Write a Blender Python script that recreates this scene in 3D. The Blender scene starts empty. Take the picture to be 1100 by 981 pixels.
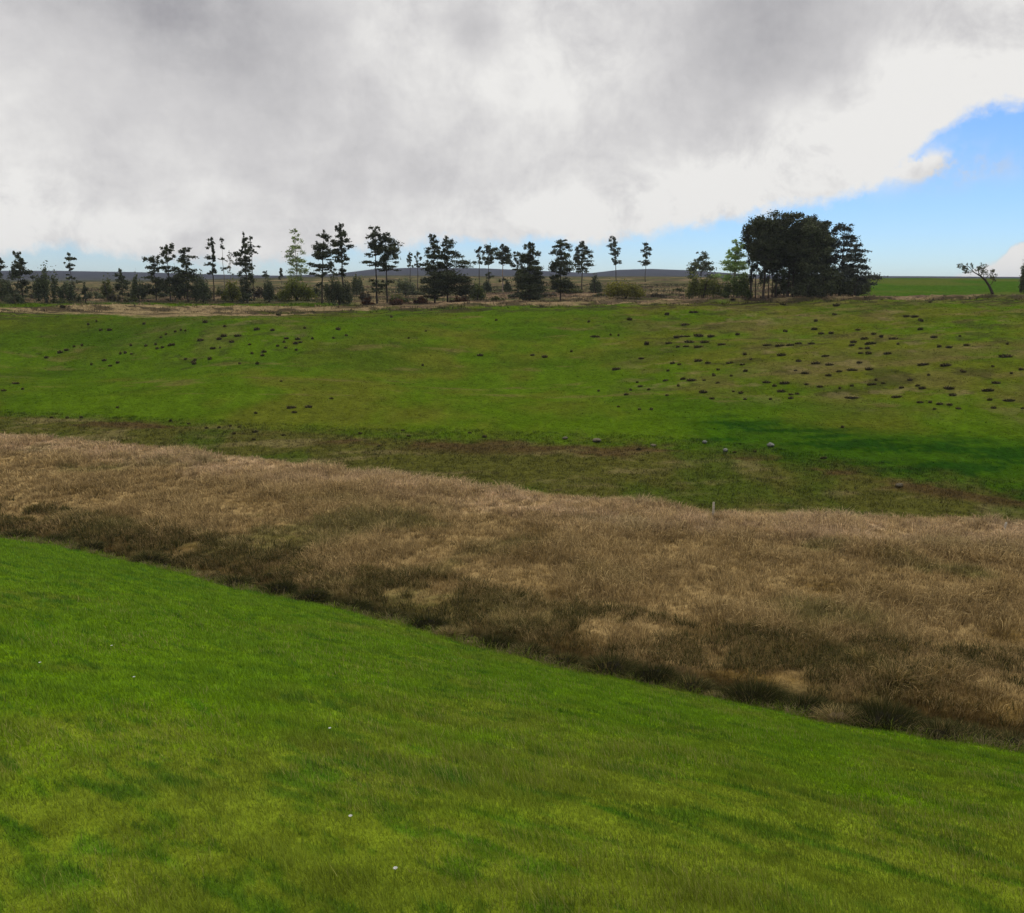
import bpy, math, random
import numpy as np
rng = np.random.default_rng(7); random.seed(7)
S = bpy.context.scene; COL = S.collection
F = 915.0; PITCH = math.atan(180/F); CZ = 20.0
cp, sp = math.cos(PITCH), math.sin(PITCH)

# ------------------------------------------------------------------ camera helpers
def ray(px, row):
    x = (px-550)/F; y = (490.5-row)/F
    return np.array([x, cp+y*sp, -sp+y*cp])
def ang(px, row):
    d = ray(px, row); h = math.hypot(d[0], d[1])
    return math.degrees(math.atan2(d[0], d[1])), d[2]/h      # azimuth, tan(elevation)

# ------------------------------------------------------------------ noise
def _h(ix, iy, s):
    n = (ix.astype(np.int64)*374761393 + iy.astype(np.int64)*668265263 + s*974634777) & 0xffffffff
    n = ((n ^ (n >> 13))*1274126177) & 0xffffffff
    n = (n ^ (n >> 16)) & 0xffff
    return n/65535.0
def vnoise(x, y, s=0):
    x = np.asarray(x, float); y = np.asarray(y, float)
    ix = np.floor(x); iy = np.floor(y); fx = x-ix; fy = y-iy
    fx = fx*fx*(3-2*fx); fy = fy*fy*(3-2*fy)
    a = _h(ix, iy, s); b = _h(ix+1, iy, s); c = _h(ix, iy+1, s); d = _h(ix+1, iy+1, s)
    return (a*(1-fx)+b*fx)*(1-fy)+(c*(1-fx)+d*fx)*fy
def fbm(x, y, s=0, o=4):
    v = 0; a = .5; t = 0
    c, n = .8, .6
    for i in range(o):
        v = v+a*vnoise(x, y, s+i*17); t += a; a *= .55
        x, y = (c*x-n*y)*2.03+3.1, (n*x+c*y)*2.03+7.7
    return v/t
def ss(a, b, x):
    t = np.clip((x-a)/(b-a), 0, 1); return t*t*(3-2*t)

# ------------------------------------------------------------------ terrain: feature curves from near to far
# each curve: list of (px,row) with z (relative to the eye) or with distance r
def cz(pts):      # (px,row,z)
    o = []
    for px, row, z in pts:
        a, t = ang(px, row); o.append((a, z/t, z))
    return o
def cr(pts):      # (px,row,r)
    o = []
    for px, row, r in pts:
        a, t = ang(px, row); o.append((a, r, r*t))
    return o
def const(r, z): return [(-30, r, z), (30, r, z)]
def shift(c, dr, dz): return [(a, r+dr, z+dz) for a, r, z in c]
lip = cz([(-120, 560, -15.3), (0, 577, -15.5), (130, 601, -15.5), (250, 632, -15.5), (370, 656, -15.5), (500, 693, -15.4), (600, 717, -15.4),
          (740, 746, -15.4), (880, 774, -15.3), (1000, 795, -15.2), (1100, 808, -15.1), (1240, 835, -15.0)])
b2 = cz([(-150, 455, -14.3), (0, 467, -14.5), (150, 480, -14.7), (350, 506, -15.0), (500, 522, -15.2), (620, 535, -15.3), (750, 549, -15.5), (900, 556, -15.7), (1100, 561, -15.9), (1250, 566, -16)])
b3 = cz([(-150, 440, -13.3), (0, 447, -13.6), (200, 458, -13.8), (400, 471, -14.0), (600, 476, -14.0), (750, 484, -14.1), (860, 500, -14.4), (1000, 522, -14.8), (1100, 538, -15.3), (1250, 548, -15.5)])
mid = cr([(-150, 372, 140), (0, 378, 140), (150, 382, 140), (350, 376, 140), (550, 372, 140), (750, 371, 140), (930, 372, 140), (1100, 370, 140), (1250, 366, 140)])
crest = cr([(-150, 334, 196), (0, 333, 198), (100, 331, 200), (200, 332, 200), (300, 333, 198), (400, 332, 197), (500, 329, 196), (600, 327, 196), (740, 323.5, 197), (930, 321, 199), (1100, 319, 202), (1250, 318, 205)])
pl1 = cr([(-150, 326, 226), (0, 324, 226), (300, 324, 226), (500, 322.5, 224), (740, 319.5, 222), (900, 318.5, 222), (1100, 315, 235), (1250, 315, 235)])
pl2 = cr([(-150, 308, 420), (0, 307, 420), (300, 306, 420), (360, 304, 420), (500, 304, 420), (720, 302, 420), (820, 301, 420), (900, 299, 420), (1000, 299, 420), (1100, 299.5, 420), (1250, 300, 420)])
pl3 = cr([(-150, 302, 650), (0, 302, 650), (150, 302, 650), (300, 298.5, 650), (360, 297, 650), (420, 296, 650), (600, 297, 650), (740, 297, 650), (850, 301, 650), (1100, 302, 650)])
pl4 = cr([(-150, 301, 1500), (0, 301, 1500), (300, 300, 1500), (400, 298, 1500), (600, 299, 1500), (740, 300, 1500), (850, 303, 1500), (1100, 303, 1500)])
rid = cr([(-150, 290, 2600), (0, 291.5, 2600), (60, 291.5, 2600), (150, 293, 2600), (230, 295.5, 2600), (300, 296.8, 2600), (360, 295, 2600), (400, 290, 2600), (450, 288, 2600), (520, 289, 2600), (590, 292, 2600),
          (635, 294, 2600), (665, 290.5, 2600), (700, 289.5, 2600), (740, 291, 2600), (800, 295, 2600), (900, 296.8, 2600), (1000, 297.3, 2600), (1100, 298, 2600), (1250, 300, 2600)])
CUR = [const(.4, -5.0), const(7, -5.7), lip, shift(lip, 1.1, -1.25), shift(lip, 2.0, -1.25), shift(lip, 3.1, -.25), b2, b3, mid, crest, pl1, pl2, pl3, pl4, rid, shift(rid, 800, -40), shift(rid, 4500, -120)]
DIV = [5, 230, 6, 3, 6, 150, 50, 110, 90, 36, 50, 24, 16, 26, 8, 6]
NK = len(CUR)
KP = []
for c in CUR:
    c = sorted(c); a = np.array([q[0] for q in c]); r = np.array([q[1] for q in c]); z = np.array([q[2] for q in c])
    a = np.concatenate([[-70], a, [70]]); r = np.concatenate([[r[0]], r, [r[-1]]]); z = np.concatenate([[z[0]], z, [z[-1]]])
    KP.append((a, r, z))
def knots(phi):
    phi = np.asarray(phi, float)
    R = np.stack([np.interp(phi, a, r, period=360) for a, r, z in KP], -1)
    Z = np.stack([np.interp(phi, a, z, period=360) for a, r, z in KP], -1)
    return R, Z
def field(phi, r):
    """returns z(abs), s for arrays of azimuth and distance"""
    shp = np.shape(phi); phi = np.ravel(np.asarray(phi, float)); r = np.ravel(np.asarray(r, float))
    R, Z = knots(phi)
    h = np.diff(R, axis=1); dl = np.diff(Z, axis=1)/h
    m = np.zeros_like(Z)
    w1 = 2*h[:, 1:]+h[:, :-1]; w2 = h[:, 1:]+2*h[:, :-1]
    same = dl[:, :-1]*dl[:, 1:] > 0
    with np.errstate(divide='ignore', invalid='ignore'):
        hm = (w1+w2)/(w1/dl[:, :-1]+w2/dl[:, 1:])
    m[:, 1:-1] = np.where(same, hm, 0); m[:, 0] = dl[:, 0]; m[:, -1] = dl[:, -1]
    k = np.clip((r[:, None] >= R).sum(1)-1, 0, NK-2); i = np.arange(len(r))
    r0 = R[i, k]; hh = h[i, k]; t = np.clip((r-r0)/hh, 0, 1)
    z = (2*t**3-3*t**2+1)*Z[i, k]+(t**3-2*t**2+t)*hh*m[i, k]+(-2*t**3+3*t**2)*Z[i, k+1]+(t**3-t**2)*hh*m[i, k+1]
    z = np.where(k <= 1, Z[i, k]*(1-t)+Z[i, k+1]*t, z)
    s = k+t
    x = r*np.sin(np.radians(phi)); y = r*np.cos(np.radians(phi))
    und = (fbm(x/38, y/38, 5)-.5)*np.interp(s, [0, 1.6, 1.9, 5, 6, 7, 8, 9, 10, 20], [.3, .3, 0, 0, .1, .3, 2.0, .8, .6, 0])
    und = und+(fbm(x/3.2, y/3.2, 9, 3)-.5)*np.interp(s, [0, 1, 1.7, 1.93, 2, 5, 6, 7, 8, 9, 10, 12], [.12, .25, .2, .06, .10, .75, .5, .3, .3, .8, .6, 0])
    # small broken edge along the hill top, where the turf gives way to moor
    def lump(px, row, rr, sx, sy, h):
        a_ = math.radians(ang(px, row)[0]); x0, y0 = rr*math.sin(a_), rr*math.cos(a_); return h*np.exp(-((x-x0)/sx)**2-((y-y0)/sy)**2)
    und = und+(lump(250, 360, 158, 30, 19, 3.2)+lump(20, 380, 150, 26, 24, -4.6)+lump(520, 410, 118, 30, 20, -2.2)+lump(900, 390, 130, 36, 18, 1.3)+lump(330, 420, 110, 26, 12, 1.2))*ss(7.0, 7.5, s)*(1-ss(8.6, 9.0, s))
    und = und+.35*(fbm(x/1.3, y/1.3, 23, 3)-.42)*ss(1.90, 1.99, s)*(1-ss(2.0, 2.6, s))
    e = r-(R[:, 9]-3+5*(fbm(x/14, y/14, 21)-.5))
    und = und+.55*ss(-.7, .7, e)*(1-ss(4, 14, e))*(fbm(x/9, y/9, 33, 2) > .38)
    # terracettes and hags on the right-hand slope
    und = und+.22*(ss(.55, .62, fbm(x/7, y/2.6, 41, 3)))*((s > 8) & (s < 9))*ss(-5, 10, phi)
    z = z+und+CZ
    return z.reshape(shp), s.reshape(shp)
def gz(x, y):
    return field(np.degrees(np.arctan2(x, y)), np.hypot(x, y))
def hit(px, row, rmin=6, rmax=700):
    a, t = ang(px, row)
    rs = np.geomspace(rmin, rmax, 2500); z, s = field(np.full(2500, a), rs)
    below = (CZ+rs*t) <= z
    j = int(np.argmax(below)) if below.any() else 2499
    r = rs[j]; return r*math.sin(math.radians(a)), r*math.cos(math.radians(a)), float(z[j]), r
def at(px, r, row=310):
    a, t = ang(px, row); z, s = field(np.array([a]), np.array([r]))
    return r*math.sin(math.radians(a)), r*math.cos(math.radians(a)), float(z[0])

# ------------------------------------------------------------------ ground colours (what grows where)
def mix(a, b, t):
    t = np.asarray(t)[..., None]; return a*(1-t)+b*t
def C(*c): return np.array(c, float)
G_VIV = C(.132, .240, .004); G_OLI = C(.175, .232, .014); G_LUSH = C(.045, .150, .005); G_YEL = C(.20, .225, .030)
SL_G = C(.074, .130, .005); SL_O = C(.100, .116, .011); SL_D = C(.038, .085, .004)
BOG = C(.350, .245, .105); BOG_P = C(.52, .37, .215); BOG_D = C(.17, .110, .034); BOG_G = C(.135, .130, .036)
RGH = C(.092, .092, .018); RGH_T = C(.175, .145, .055); EARTH = C(.040, .028, .016)
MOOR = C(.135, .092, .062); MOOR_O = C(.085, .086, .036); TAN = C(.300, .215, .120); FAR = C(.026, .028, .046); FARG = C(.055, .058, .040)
def gcol(x, y, s, phi):
    n1 = fbm(x/6, y/9, 50); n2 = fbm(x/1.6, y/1.1, 60, 4); n3 = fbm(x/22, y/22, 70, 3); n4 = fbm(x/.5, y/.5, 80, 2)
    r = np.hypot(x, y)
    # near field: vivid close to the ditch, more olive nearer the eye, lush streaks
    k = ss(.40, .72, n1*.6+n2*.4+.24*(1-ss(8, 24, r))-.14*ss(.0, 14, -phi+0)*ss(25, 45, r))
    c = mix(G_VIV, G_OLI, k)
    c = mix(c, G_YEL, .5*ss(.58, .78, n2*.5+n1*.5))
    ax = x*.80-y*.60; ay = x*.60+y*.80
    st = fbm(ax/1.5, ay/.42, 90, 3)
    c = mix(c, G_LUSH, .6*ss(.60, .72, st*.72+n1*.28))
    st2 = fbm(ax/.75, ay/.20, 93, 3)
    c = mix(c, G_LUSH*.8, .6*ss(.58, .66, st2*.75+n2*.25))
    c = c*(.78+.44*fbm(x/.35, y/.3, 95, 3))[..., None]
    # ditch sides
    e = ss(1.985, 2.12, s+.12*(n2-.5)); c = mix(c, EARTH, e)
    # bog of dead grass
    b = mix(BOG, BOG_D, ss(.50, .76, fbm(x/4.5, y/3.2, 101)*.7+n2*.3+.14*(1-ss(4.95, 5.22, s))))
    b = mix(b, BOG_G, .7*ss(.56, .72, fbm(x/7, y/5, 103)))
    b = mix(b, BOG_P, ss(5.62, 5.9, s+.25*(n1-.5))*(.35+.65*ss(.35, .6, n2)))
    c = mix(c, b, ss(4.4, 4.9, s+.2*(n2-.5)))
    # rough olive sward beyond it
    g = mix(RGH, RGH_T, .8*ss(.52, .68, fbm(x/5, y/1.5, 111)))
    g = mix(g, SL_D, .5*ss(.5, .7, n1))
    g = mix(g, C(.085, .052, .022), .8*ss(.46, .60, fbm(x/7, y/3, 113))*ss(6.55, 6.8, s)*(1-ss(7.0, 7.1, s)))
    c = mix(c, g, ss(5.95, 6.06, s+.12*(n2-.5)))
    # pasture slope
    p = mix(SL_G, SL_O, ss(.42, .64, n3*.55+n1*.45+.12*ss(6, 20, phi)))
    p = mix(p, SL_D, .6*ss(.50, .70, n3*.3+fbm(x/30, y/12, 121)*.7+.13*ss(12, 26, -phi)))
    p = mix(p, C(.150, .120, .040), .55*ss(.60, .72, fbm(x/8, y/3, 131)+.05*ss(8, 22, phi)-.05)*(s > 7.3))
    # darker, more saturated green with streaks at the foot of the right-hand slope
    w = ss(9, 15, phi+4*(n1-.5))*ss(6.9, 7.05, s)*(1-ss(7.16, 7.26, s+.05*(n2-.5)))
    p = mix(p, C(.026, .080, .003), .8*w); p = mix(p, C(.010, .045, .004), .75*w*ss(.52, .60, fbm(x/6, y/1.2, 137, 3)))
    tz = ss(5, 11, phi)*ss(7.25, 7.5, s)*(1-ss(8.75, 8.9, s))+.9*np.exp(-((phi+17)/6)**2)*ss(7.7, 8., s)
    sk = fbm(x/6, y/7, 133, 4); la = phi < -4
    ux = np.where(la, (x*.93+y*.37)/7, x/4.5); vy = np.where(la, (-x*.37+y*.93)/3.0, y/4.2)
    p = mix(p, C(.125, .096, .036), .46*ss(.48, .64, sk*.6+.4*fbm(x/16, y/14, 134, 2))*tz)
    p = mix(p, C(.042, .038, .016), .50*ss(.63, .68, fbm(ux, vy, 135, 4))*tz)
    p = mix(p, C(.20, .155, .075), .45*ss(.66, .72, fbm(ux*1.1+5, vy*1.1, 139, 4))*tz)
    p = mix(p, C(.040, .038, .016), .45*ss(.72, .76, fbm(x/3.2, y/4.3, 136, 4))*ss(7.6, 8, s))
    p = mix(p, C(.040, .078, .004), .55*ss(.46, .6, fbm(x/24, y/20, 138, 3))*ss(2, 14, -phi)*ss(7.6, 8.1, s))
    p = p*(.74+.52*fbm(x/1.4, y/1.8, 125, 3))[..., None]
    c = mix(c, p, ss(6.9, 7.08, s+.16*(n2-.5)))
    # hill-top moor
    m = mix(MOOR, MOOR_O, ss(.42, .6, fbm(x/26, y/16, 141)+.10*ss(3, 16, -phi)+.2*ss(10.0, 10.8, s)))
    m = mix(m, TAN, .7*ss(.50, .64, fbm(x/12, y/4, 151)))
    m = mix(m, C(.045, .034, .024), .7*ss(.54, .66, fbm(x/9, y/3, 153)))
    rf = ss(21.2, 22.2, phi+.0*s)                       # the green field on the right runs to the skyline
    rf = np.maximum(rf, 0)
    m = mix(m, mix(C(.050, .105, .008)+np.zeros(x.shape+(3,)), C(.085, .110, .018), ss(.4, .65, fbm(x/20, y/40, 171))), rf*ss(9.3, 9.9, s))
    lf = ss(8.5, 12, -phi)*(1-ss(9.55, 9.75, s))          # green strip behind the tan patch on the left
    m = mix(m, SL_G*.8, lf)
    c = mix(c, m, ss(8.88, 9.02, s+.10*(n2-.5)+.10*(n1-.5)))
    lw = np.exp(-((phi+20.5)/6.5)**2)
    tp = ss(.42, .5, fbm(x/16, y/5, 161)+.30*lw-.06)*ss(8.88-.30*lw, 8.95-.28*lw, s+.10*(n2-.5))*(1-ss(9.1, 9.25, s))*(1-rf)
    c = mix(c, TAN, .85*tp)
    bk = ss(8.62, 8.85, s+.12*(n2-.5))*(1-ss(9.02, 9.10, s+.1*(n1-.5)))*ss(.50, .55, fbm(x/6, y/1.5, 163))
    c = mix(c, C(.040, .032, .018), .8*bk)
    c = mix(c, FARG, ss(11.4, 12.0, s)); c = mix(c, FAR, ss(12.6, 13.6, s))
    return c*(.82+.36*n4)[..., None]

# ------------------------------------------------------------------ mesh / material helpers
def mesh(name, V, faces, col=None, mat=None, smooth=False, parent=None):
    """V (n,3); faces: (m,k) int array or list of such arrays"""
    if not isinstance(faces, list): faces = [faces]
    faces = [f for f in faces if len(f)]
    me = bpy.data.meshes.new(name)
    me.vertices.add(len(V)); me.vertices.foreach_set('co', np.asarray(V, np.float32).ravel())
    idx = np.concatenate([f.ravel() for f in faces]).astype(np.int32)
    tot = np.concatenate([np.full(len(f), f.shape[1]) for f in faces]).astype(np.int32)
    st = np.concatenate([[0], np.cumsum(tot)[:-1]]).astype(np.int32)
    me.loops.add(len(idx)); me.loops.foreach_set('vertex_index', idx)
    me.polygons.add(len(tot)); me.polygons.foreach_set('loop_start', st)
    if smooth: me.polygons.foreach_set('use_smooth', np.ones(len(tot), bool))
    me.update(calc_edges=True)
    if col is not None:
        at_ = me.attributes.new('Col', 'FLOAT_COLOR', 'POINT')
        c4 = np.ones((len(V), 4), np.float32); c4[:, :3] = col
        at_.data.foreach_set('color', c4.ravel())
    if mat: me.materials.append(mat)
    o = bpy.data.objects.new(name, me); COL.objects.link(o)
    if parent: o.parent = parent
    return o
def tag(o, label=None, cat=None, group=None, kind=None):
    if label: o['label'] = label
    if cat: o['category'] = cat
    if group: o['group'] = group
    if kind: o['kind'] = kind
    return o
def empty(name, loc):
    o = bpy.data.objects.new(name, None); o.location = loc; o.empty_display_size = .3; COL.objects.link(o); return o

def mat(name, rough=.9, transl=0., noise=(3., .75, 1.25), bump=0., spec=.2, color=None, up=0.):
    m = bpy.data.materials.new(name); m.use_nodes = True; nt = m.node_tree; N = nt.nodes; L = nt.links; N.clear()
    out = N.new('ShaderNodeOutputMaterial'); p = N.new('ShaderNodeBsdfPrincipled')
    p.inputs['Roughness'].default_value = rough; p.inputs['Specular IOR Level'].default_value = spec
    if color is None:
        a = N.new('ShaderNodeAttribute'); a.attribute_name = 'Col'; src = a.outputs['Color']
    else:
        a = N.new('ShaderNodeRGB'); a.outputs[0].default_value = (*color, 1); src = a.outputs[0]
    tc = N.new('ShaderNodeTexCoord'); n = N.new('ShaderNodeTexNoise'); n.inputs['Scale'].default_value = noise[0]; n.inputs['Detail'].default_value = 6
    n.inputs['Roughness'].default_value = .65
    L.new(tc.outputs['Object'], n.inputs['Vector'])
    mr = N.new('ShaderNodeMapRange'); mr.inputs[1].default_value = .3; mr.inputs[2].default_value = .7; mr.inputs[3].default_value = noise[1]; mr.inputs[4].default_value = noise[2]
    L.new(n.outputs[0], mr.inputs[0])
    mx = N.new('ShaderNodeVectorMath'); mx.operation = 'SCALE'; L.new(src, mx.inputs[0]); L.new(mr.outputs[0], mx.inputs['Scale'])
    L.new(mx.outputs[0], p.inputs['Base Color'])
    if bump:
        b = N.new('ShaderNodeBump'); b.inputs['Strength'].default_value = bump; b.inputs['Distance'].default_value = .3; L.new(n.outputs[0], b.inputs['Height']); L.new(b.outputs[0], p.inputs['Normal'])
    if up:                                    # blades share the light of the sward they stand in
        ge = N.new('ShaderNodeNewGeometry'); va = N.new('ShaderNodeVectorMath'); va.operation = 'ADD'; va.inputs[1].default_value = (0, 0, up)
        vn = N.new('ShaderNodeVectorMath'); vn.operation = 'NORMALIZE'; L.new(ge.outputs['Normal'], va.inputs[0]); L.new(va.outputs[0], vn.inputs[0]); L.new(vn.outputs[0], p.inputs['Normal'])
    if transl:
        t = N.new('ShaderNodeBsdfTranslucent'); L.new(mx.outputs[0], t.inputs[0]); ms = N.new('ShaderNodeMixShader'); ms.inputs[0].default_value = transl
        L.new(p.outputs[0], ms.inputs[1]); L.new(t.outputs[0], ms.inputs[2]); L.new(ms.outputs[0], out.inputs[0])
    else: L.new(p.outputs[0], out.inputs[0])
    return m
M_GROUND = mat('ground_turf', 1, 0, (2.2, .68, 1.32), bump=.8, spec=0.)
M_GRASS = mat('grass_blades', .75, .3, (1.3, .85, 1.15), spec=.15, up=1.6)
M_DEAD = mat('dead_grass_blades', .85, .25, (1.3, .85, 1.15), spec=.1, up=1.1)
M_RUSH = mat('rush_stems', .9, .2, (2.0, .75, 1.2), spec=.03, up=.5)
M_NEEDLE = mat('pine_needles', .8, .15, (.5, .7, 1.3), spec=.15)
M_LEAF = mat('broad_leaves', .7, .4, (.6, .8, 1.25), spec=.2)
M_BARK = mat('bark', .95, 0, (3., .6, 1.3), bump=.6, spec=.1)
M_STONE = mat('weathered_stone', .95, 0, (5., .7, 1.25), bump=.6, spec=.15)
M_SOIL = mat('bare_peat_soil', 1, 0, (5., .6, 1.4), bump=.8, spec=.05)
M_WOOD = mat('weathered_wood', .9, 0, (9., .7, 1.2), bump=.4, spec=.1)
M_PETAL = mat('white_petals', .7, .3, (9., .95, 1.0), spec=.1)

# ------------------------------------------------------------------ the ground, one sheet
def build_ground():
    fr = np.arange(-37, 37.001, .13); rest = np.concatenate([np.arange(39, 180, 3.0), np.arange(-180, -38, 3.0)])
    phi = np.concatenate([fr, rest]); nphi = len(phi)
    R, Z = knots(phi)
    rs = []
    for k in range(NK-1):
        t = np.arange(DIV[k])/DIV[k]
        rs.append(R[:, k][:, None]*(1-t)+R[:, k+1][:, None]*t)
    rs.append(R[:, -1:]); rs = np.concatenate(rs, 1); nr = rs.shape[1]
    PH = np.repeat(phi[:, None], nr, 1)
    z, s = field(PH, rs)
    x = rs*np.sin(np.radians(PH)); y = rs*np.cos(np.radians(PH))
    col = gcol(x, y, s, PH)
    V = np.stack([x, y, z], -1).reshape(-1, 3)
    V = np.vstack([V, [[0, 0, CZ-5.0]]]); ci = len(V)-1
    I = np.arange(nphi)[:, None]*nr+np.arange(nr)[None, :]
    J = np.roll(I, -1, axis=0)
    q = np.stack([I[:, :-1], I[:, 1:], J[:, 1:], J[:, :-1]], -1).reshape(-1, 4)[:, ::-1]
    cap = np.stack([np.full(nphi, ci), I[:, 0], J[:, 0]], -1)[:, ::-1]
    cc = np.vstack([col.reshape(-1, 3), [G_OLI]])
    o = mesh('ground', V, [q, cap], cc, M_GROUND, smooth=True)
    tag(o, 'grassy valley floor and pasture hillside rising to a moor', 'ground', kind='structure')
build_ground()

# ------------------------------------------------------------------ blades
def blades(P, h, w, az, lean, col, bend=True, tipcol=1.25):
    """P (n,3) roots; returns V, faces, colours"""
    n = len(P); face = rng.uniform(0, math.pi, n)
    sx = np.stack([np.cos(face), np.sin(face), np.zeros(n)], -1)*(w/2)[:, None]
    d = np.stack([np.cos(az), np.sin(az), np.zeros(n)], -1)
    tip = P+d*(h*lean)[:, None]+np.array([0, 0, 1])*(h*np.sqrt(np.clip(1-lean**2*.8, .1, 1)))[:, None]
    if bend:
        md = P+d*(h*lean*.32)[:, None]+np.array([0, 0, 1])*(h*.58)[:, None]
        V = np.stack([P-sx, P+sx, md+sx*.8, md-sx*.8, tip], 1).reshape(-1, 3)
        b = np.arange(n)[:, None]*5
        q = b+np.array([[0, 1, 2, 3]]); t = b+np.array([[3, 2, 4]])
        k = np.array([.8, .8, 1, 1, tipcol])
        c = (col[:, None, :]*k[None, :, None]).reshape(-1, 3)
        return V, [q, t], c
    V = np.stack([P-sx, P+sx, tip], 1).reshape(-1, 3)
    t = np.arange(n)[:, None]*3+np.array([[0, 1, 2]])
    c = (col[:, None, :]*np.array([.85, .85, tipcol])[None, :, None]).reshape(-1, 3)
    return V, [t], c

def scatter(n, s0, s1, power, phr=36):
    """random points between feature curves s0..s1 in view, density tuned by power of distance"""
    phi = rng.uniform(-phr, phr, n*4); R, Z = knots(phi)
    def rr(s): k = int(s); f = s-k; return R[:, k]*(1-f)+R[:, min(k+1, NK-1)]*f
    ra, rb = rr(s0), rr(s1)
    u = rng.uniform(0, 1, n*4); e = 2-power
    r = (ra**e+u*(rb**e-ra**e))**(1/e)
    pr = (rb**e-ra**e); keep = rng.uniform(0, 1, n*4) < pr/pr.max()
    phi, r = phi[keep][:n], r[keep][:n]
    z, s = field(phi, r)
    return r*np.sin(np.radians(phi)), r*np.cos(np.radians(phi)), z, s, phi, r

def near_grass():
    n = 620000
    x, y, z, s, phi, r = scatter(n, .75, 2.12, 1.35)
    tall = .6+.8*fbm(x/1.2, y/1.2, 200, 3)
    tall = tall*(1+.5*ss(.55, .7, fbm((x*.80-y*.60)/2.4, (x*.60+y*.80)/.55, 90, 3)))
    h = rng.uniform(.04, .10, len(x))*tall*(1+.012*r)
    w = np.maximum(.007, r*.00085)*rng.uniform(.7, 1.4, len(x))
    c = gcol(x, y, np.minimum(s, 1.9), phi)*rng.uniform(.72, 1.5, len(x))[:, None]
    straw = rng.uniform(0, 1, len(x)) < .05*ss(.4, .6, fbm(x/2, y/2, 210, 3))*2*(1-ss(14, 40, r))
    c[straw] = C(.34, .33, .08)*rng.uniform(.7, 1.2, straw.sum())[:, None]; h[straw] *= 1.25
    az = rng.normal(math.radians(150), 1.0, len(x)); lean = rng.uniform(.1, .75, len(x))
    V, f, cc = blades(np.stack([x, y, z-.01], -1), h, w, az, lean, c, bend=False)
    tag(mesh('field_grass', V, f, cc, M_GRASS), 'short bright green and olive pasture grass in the foreground field', 'grass', kind='stuff')
near_grass()

def tufts(ntuft, per, s0, s1, power, hr, wmin, wk, spread, colf, name, label, cat, m, tip=1.3, hn=None, seed=0, keepf=None):
    x, y, z, s, phi, r = scatter(ntuft, s0, s1, power)
    base = colf(x, y, s, phi, r)
    hs = rng.uniform(hr[0], hr[1], len(x))*(.55+.9*fbm(x/2.5, y/2.5, 300+seed, 3))
    if hn is not None: hs = hs*hn(s, x, y)
    rep = np.repeat(np.arange(len(x)), per); k = len(rep)
    az = rng.uniform(0, 2*math.pi, k); rad = spread*np.sqrt(rng.uniform(0, 1, k))*(hs[rep]/hr[1]+.3)
    bx = x[rep]+np.cos(az)*rad; by = y[rep]+np.sin(az)*rad
    P = np.stack([bx, by, z[rep]-.05], -1)
    h = hs[rep]*rng.uniform(.6, 1.15, k); lean = np.clip(rad/spread*.7+rng.uniform(-.1, .35, k), .02, .95)
    if keepf is not None:
        kk = keepf(bx, by, s[rep]) > rng.uniform(0, 1, k); P, h, lean, az, rep = P[kk], h[kk], lean[kk], az[kk], rep[kk]; k = len(rep)
    w = np.maximum(wmin, r[rep]*wk)*rng.uniform(.6, 1.4, k)
    c = base[rep]*rng.uniform(.65, 1.45, k)[:, None]
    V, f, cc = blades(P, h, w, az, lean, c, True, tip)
    return tag(mesh(name, V, f, cc, m), label, cat, kind='stuff')

def bogcol(x, y, s, phi, r):
    c = gcol(x, y, np.clip(s, 4.95, 5.97), phi)
    k = rng.uniform(0, 1, len(x)); c = c*rng.uniform(.6, 1.45, len(x))[:, None]
    c = mix(c, C(.62, .45, .20), .6*(k > .84)); c = mix(c, C(.12, .085, .025), .6*(k < .14)*(s < 5.8))
    return c
tufts(34000, 14, 4.75, 6.02, 1.0, (.22, .85), .02, .0005, .34, bogcol, 'moor_grass', 'tussocky mass of dead brown moor grass across the valley floor', 'moor grass', M_DEAD,
      hn=lambda s, x, y: (.45+.40*ss(4.98, 5.2, s)+.15*ss(5.4, 5.7, s)-.25*ss(5.93, 6.02, s))*(.6+.8*ss(.35, .65, fbm(x/5, y/5, 310, 3))))
def rghcol(x, y, s, phi, r):
    return gcol(x, y, np.clip(s, 6.06, 7.4), phi)*rng.uniform(.6, 1.3, len(x))[:, None]
tufts(11000, 7, 6.0, 7.06, 1.0, (.12, .34), .02, .0005, .25, rghcol, 'rough_grass', 'olive rough grass in the band between dead grass and green slope', 'rough grass', M_DEAD, seed=3)
def slopecol(x, y, s, phi, r):
    return gcol(x, y, s, phi)*rng.uniform(.55, 1.45, len(x))[:, None]
tufts(42000, 4, 6.95, 8.95, 1.2, (.06, .20), .05, .0006, .22, slopecol, 'pasture_grass', 'short tufted grass over the grazed hillside', 'pasture', M_DEAD, seed=11, tip=1.25)
def bankcol(x, y, s, phi, r):
    k = rng.uniform(0, 1, len(x)); k = k*ss(4.2, 5.1, s+.5*rng.uniform(0, 1, len(x))); c = mix(C(.042, .046, .012)+np.zeros((len(x), 3)), C(.20, .145, .055), ss(.3, .9, k)); return c
tufts(12000, 9, 3.6, 5.20, 0.6, (.25, .7), .018, .0005, .22, bankcol, 'bank_sedge', 'dark sedge and dead grass overhanging the ditch bank', 'sedge', M_RUSH, seed=5, keepf=lambda x, y, s: ss(.34, .5, fbm(x/2.2, y/1.3, 401, 3)+.34*(1-ss(4.3, 5.05, s))))
tufts(3600, 8, 1.97, 2.3, 0.6, (.12, .5), .012, .0005, .16, lambda x, y, s, phi, r: mix(G_OLI*.8+np.zeros((len(x), 3)), C(.24, .19, .09), (rng.uniform(0, 1, len(x)) > .62)*1.), 'ditch_edge_grass',
      'ragged longer grass along the ditch edge of the green field', 'grass', M_GRASS, seed=6)
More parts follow.
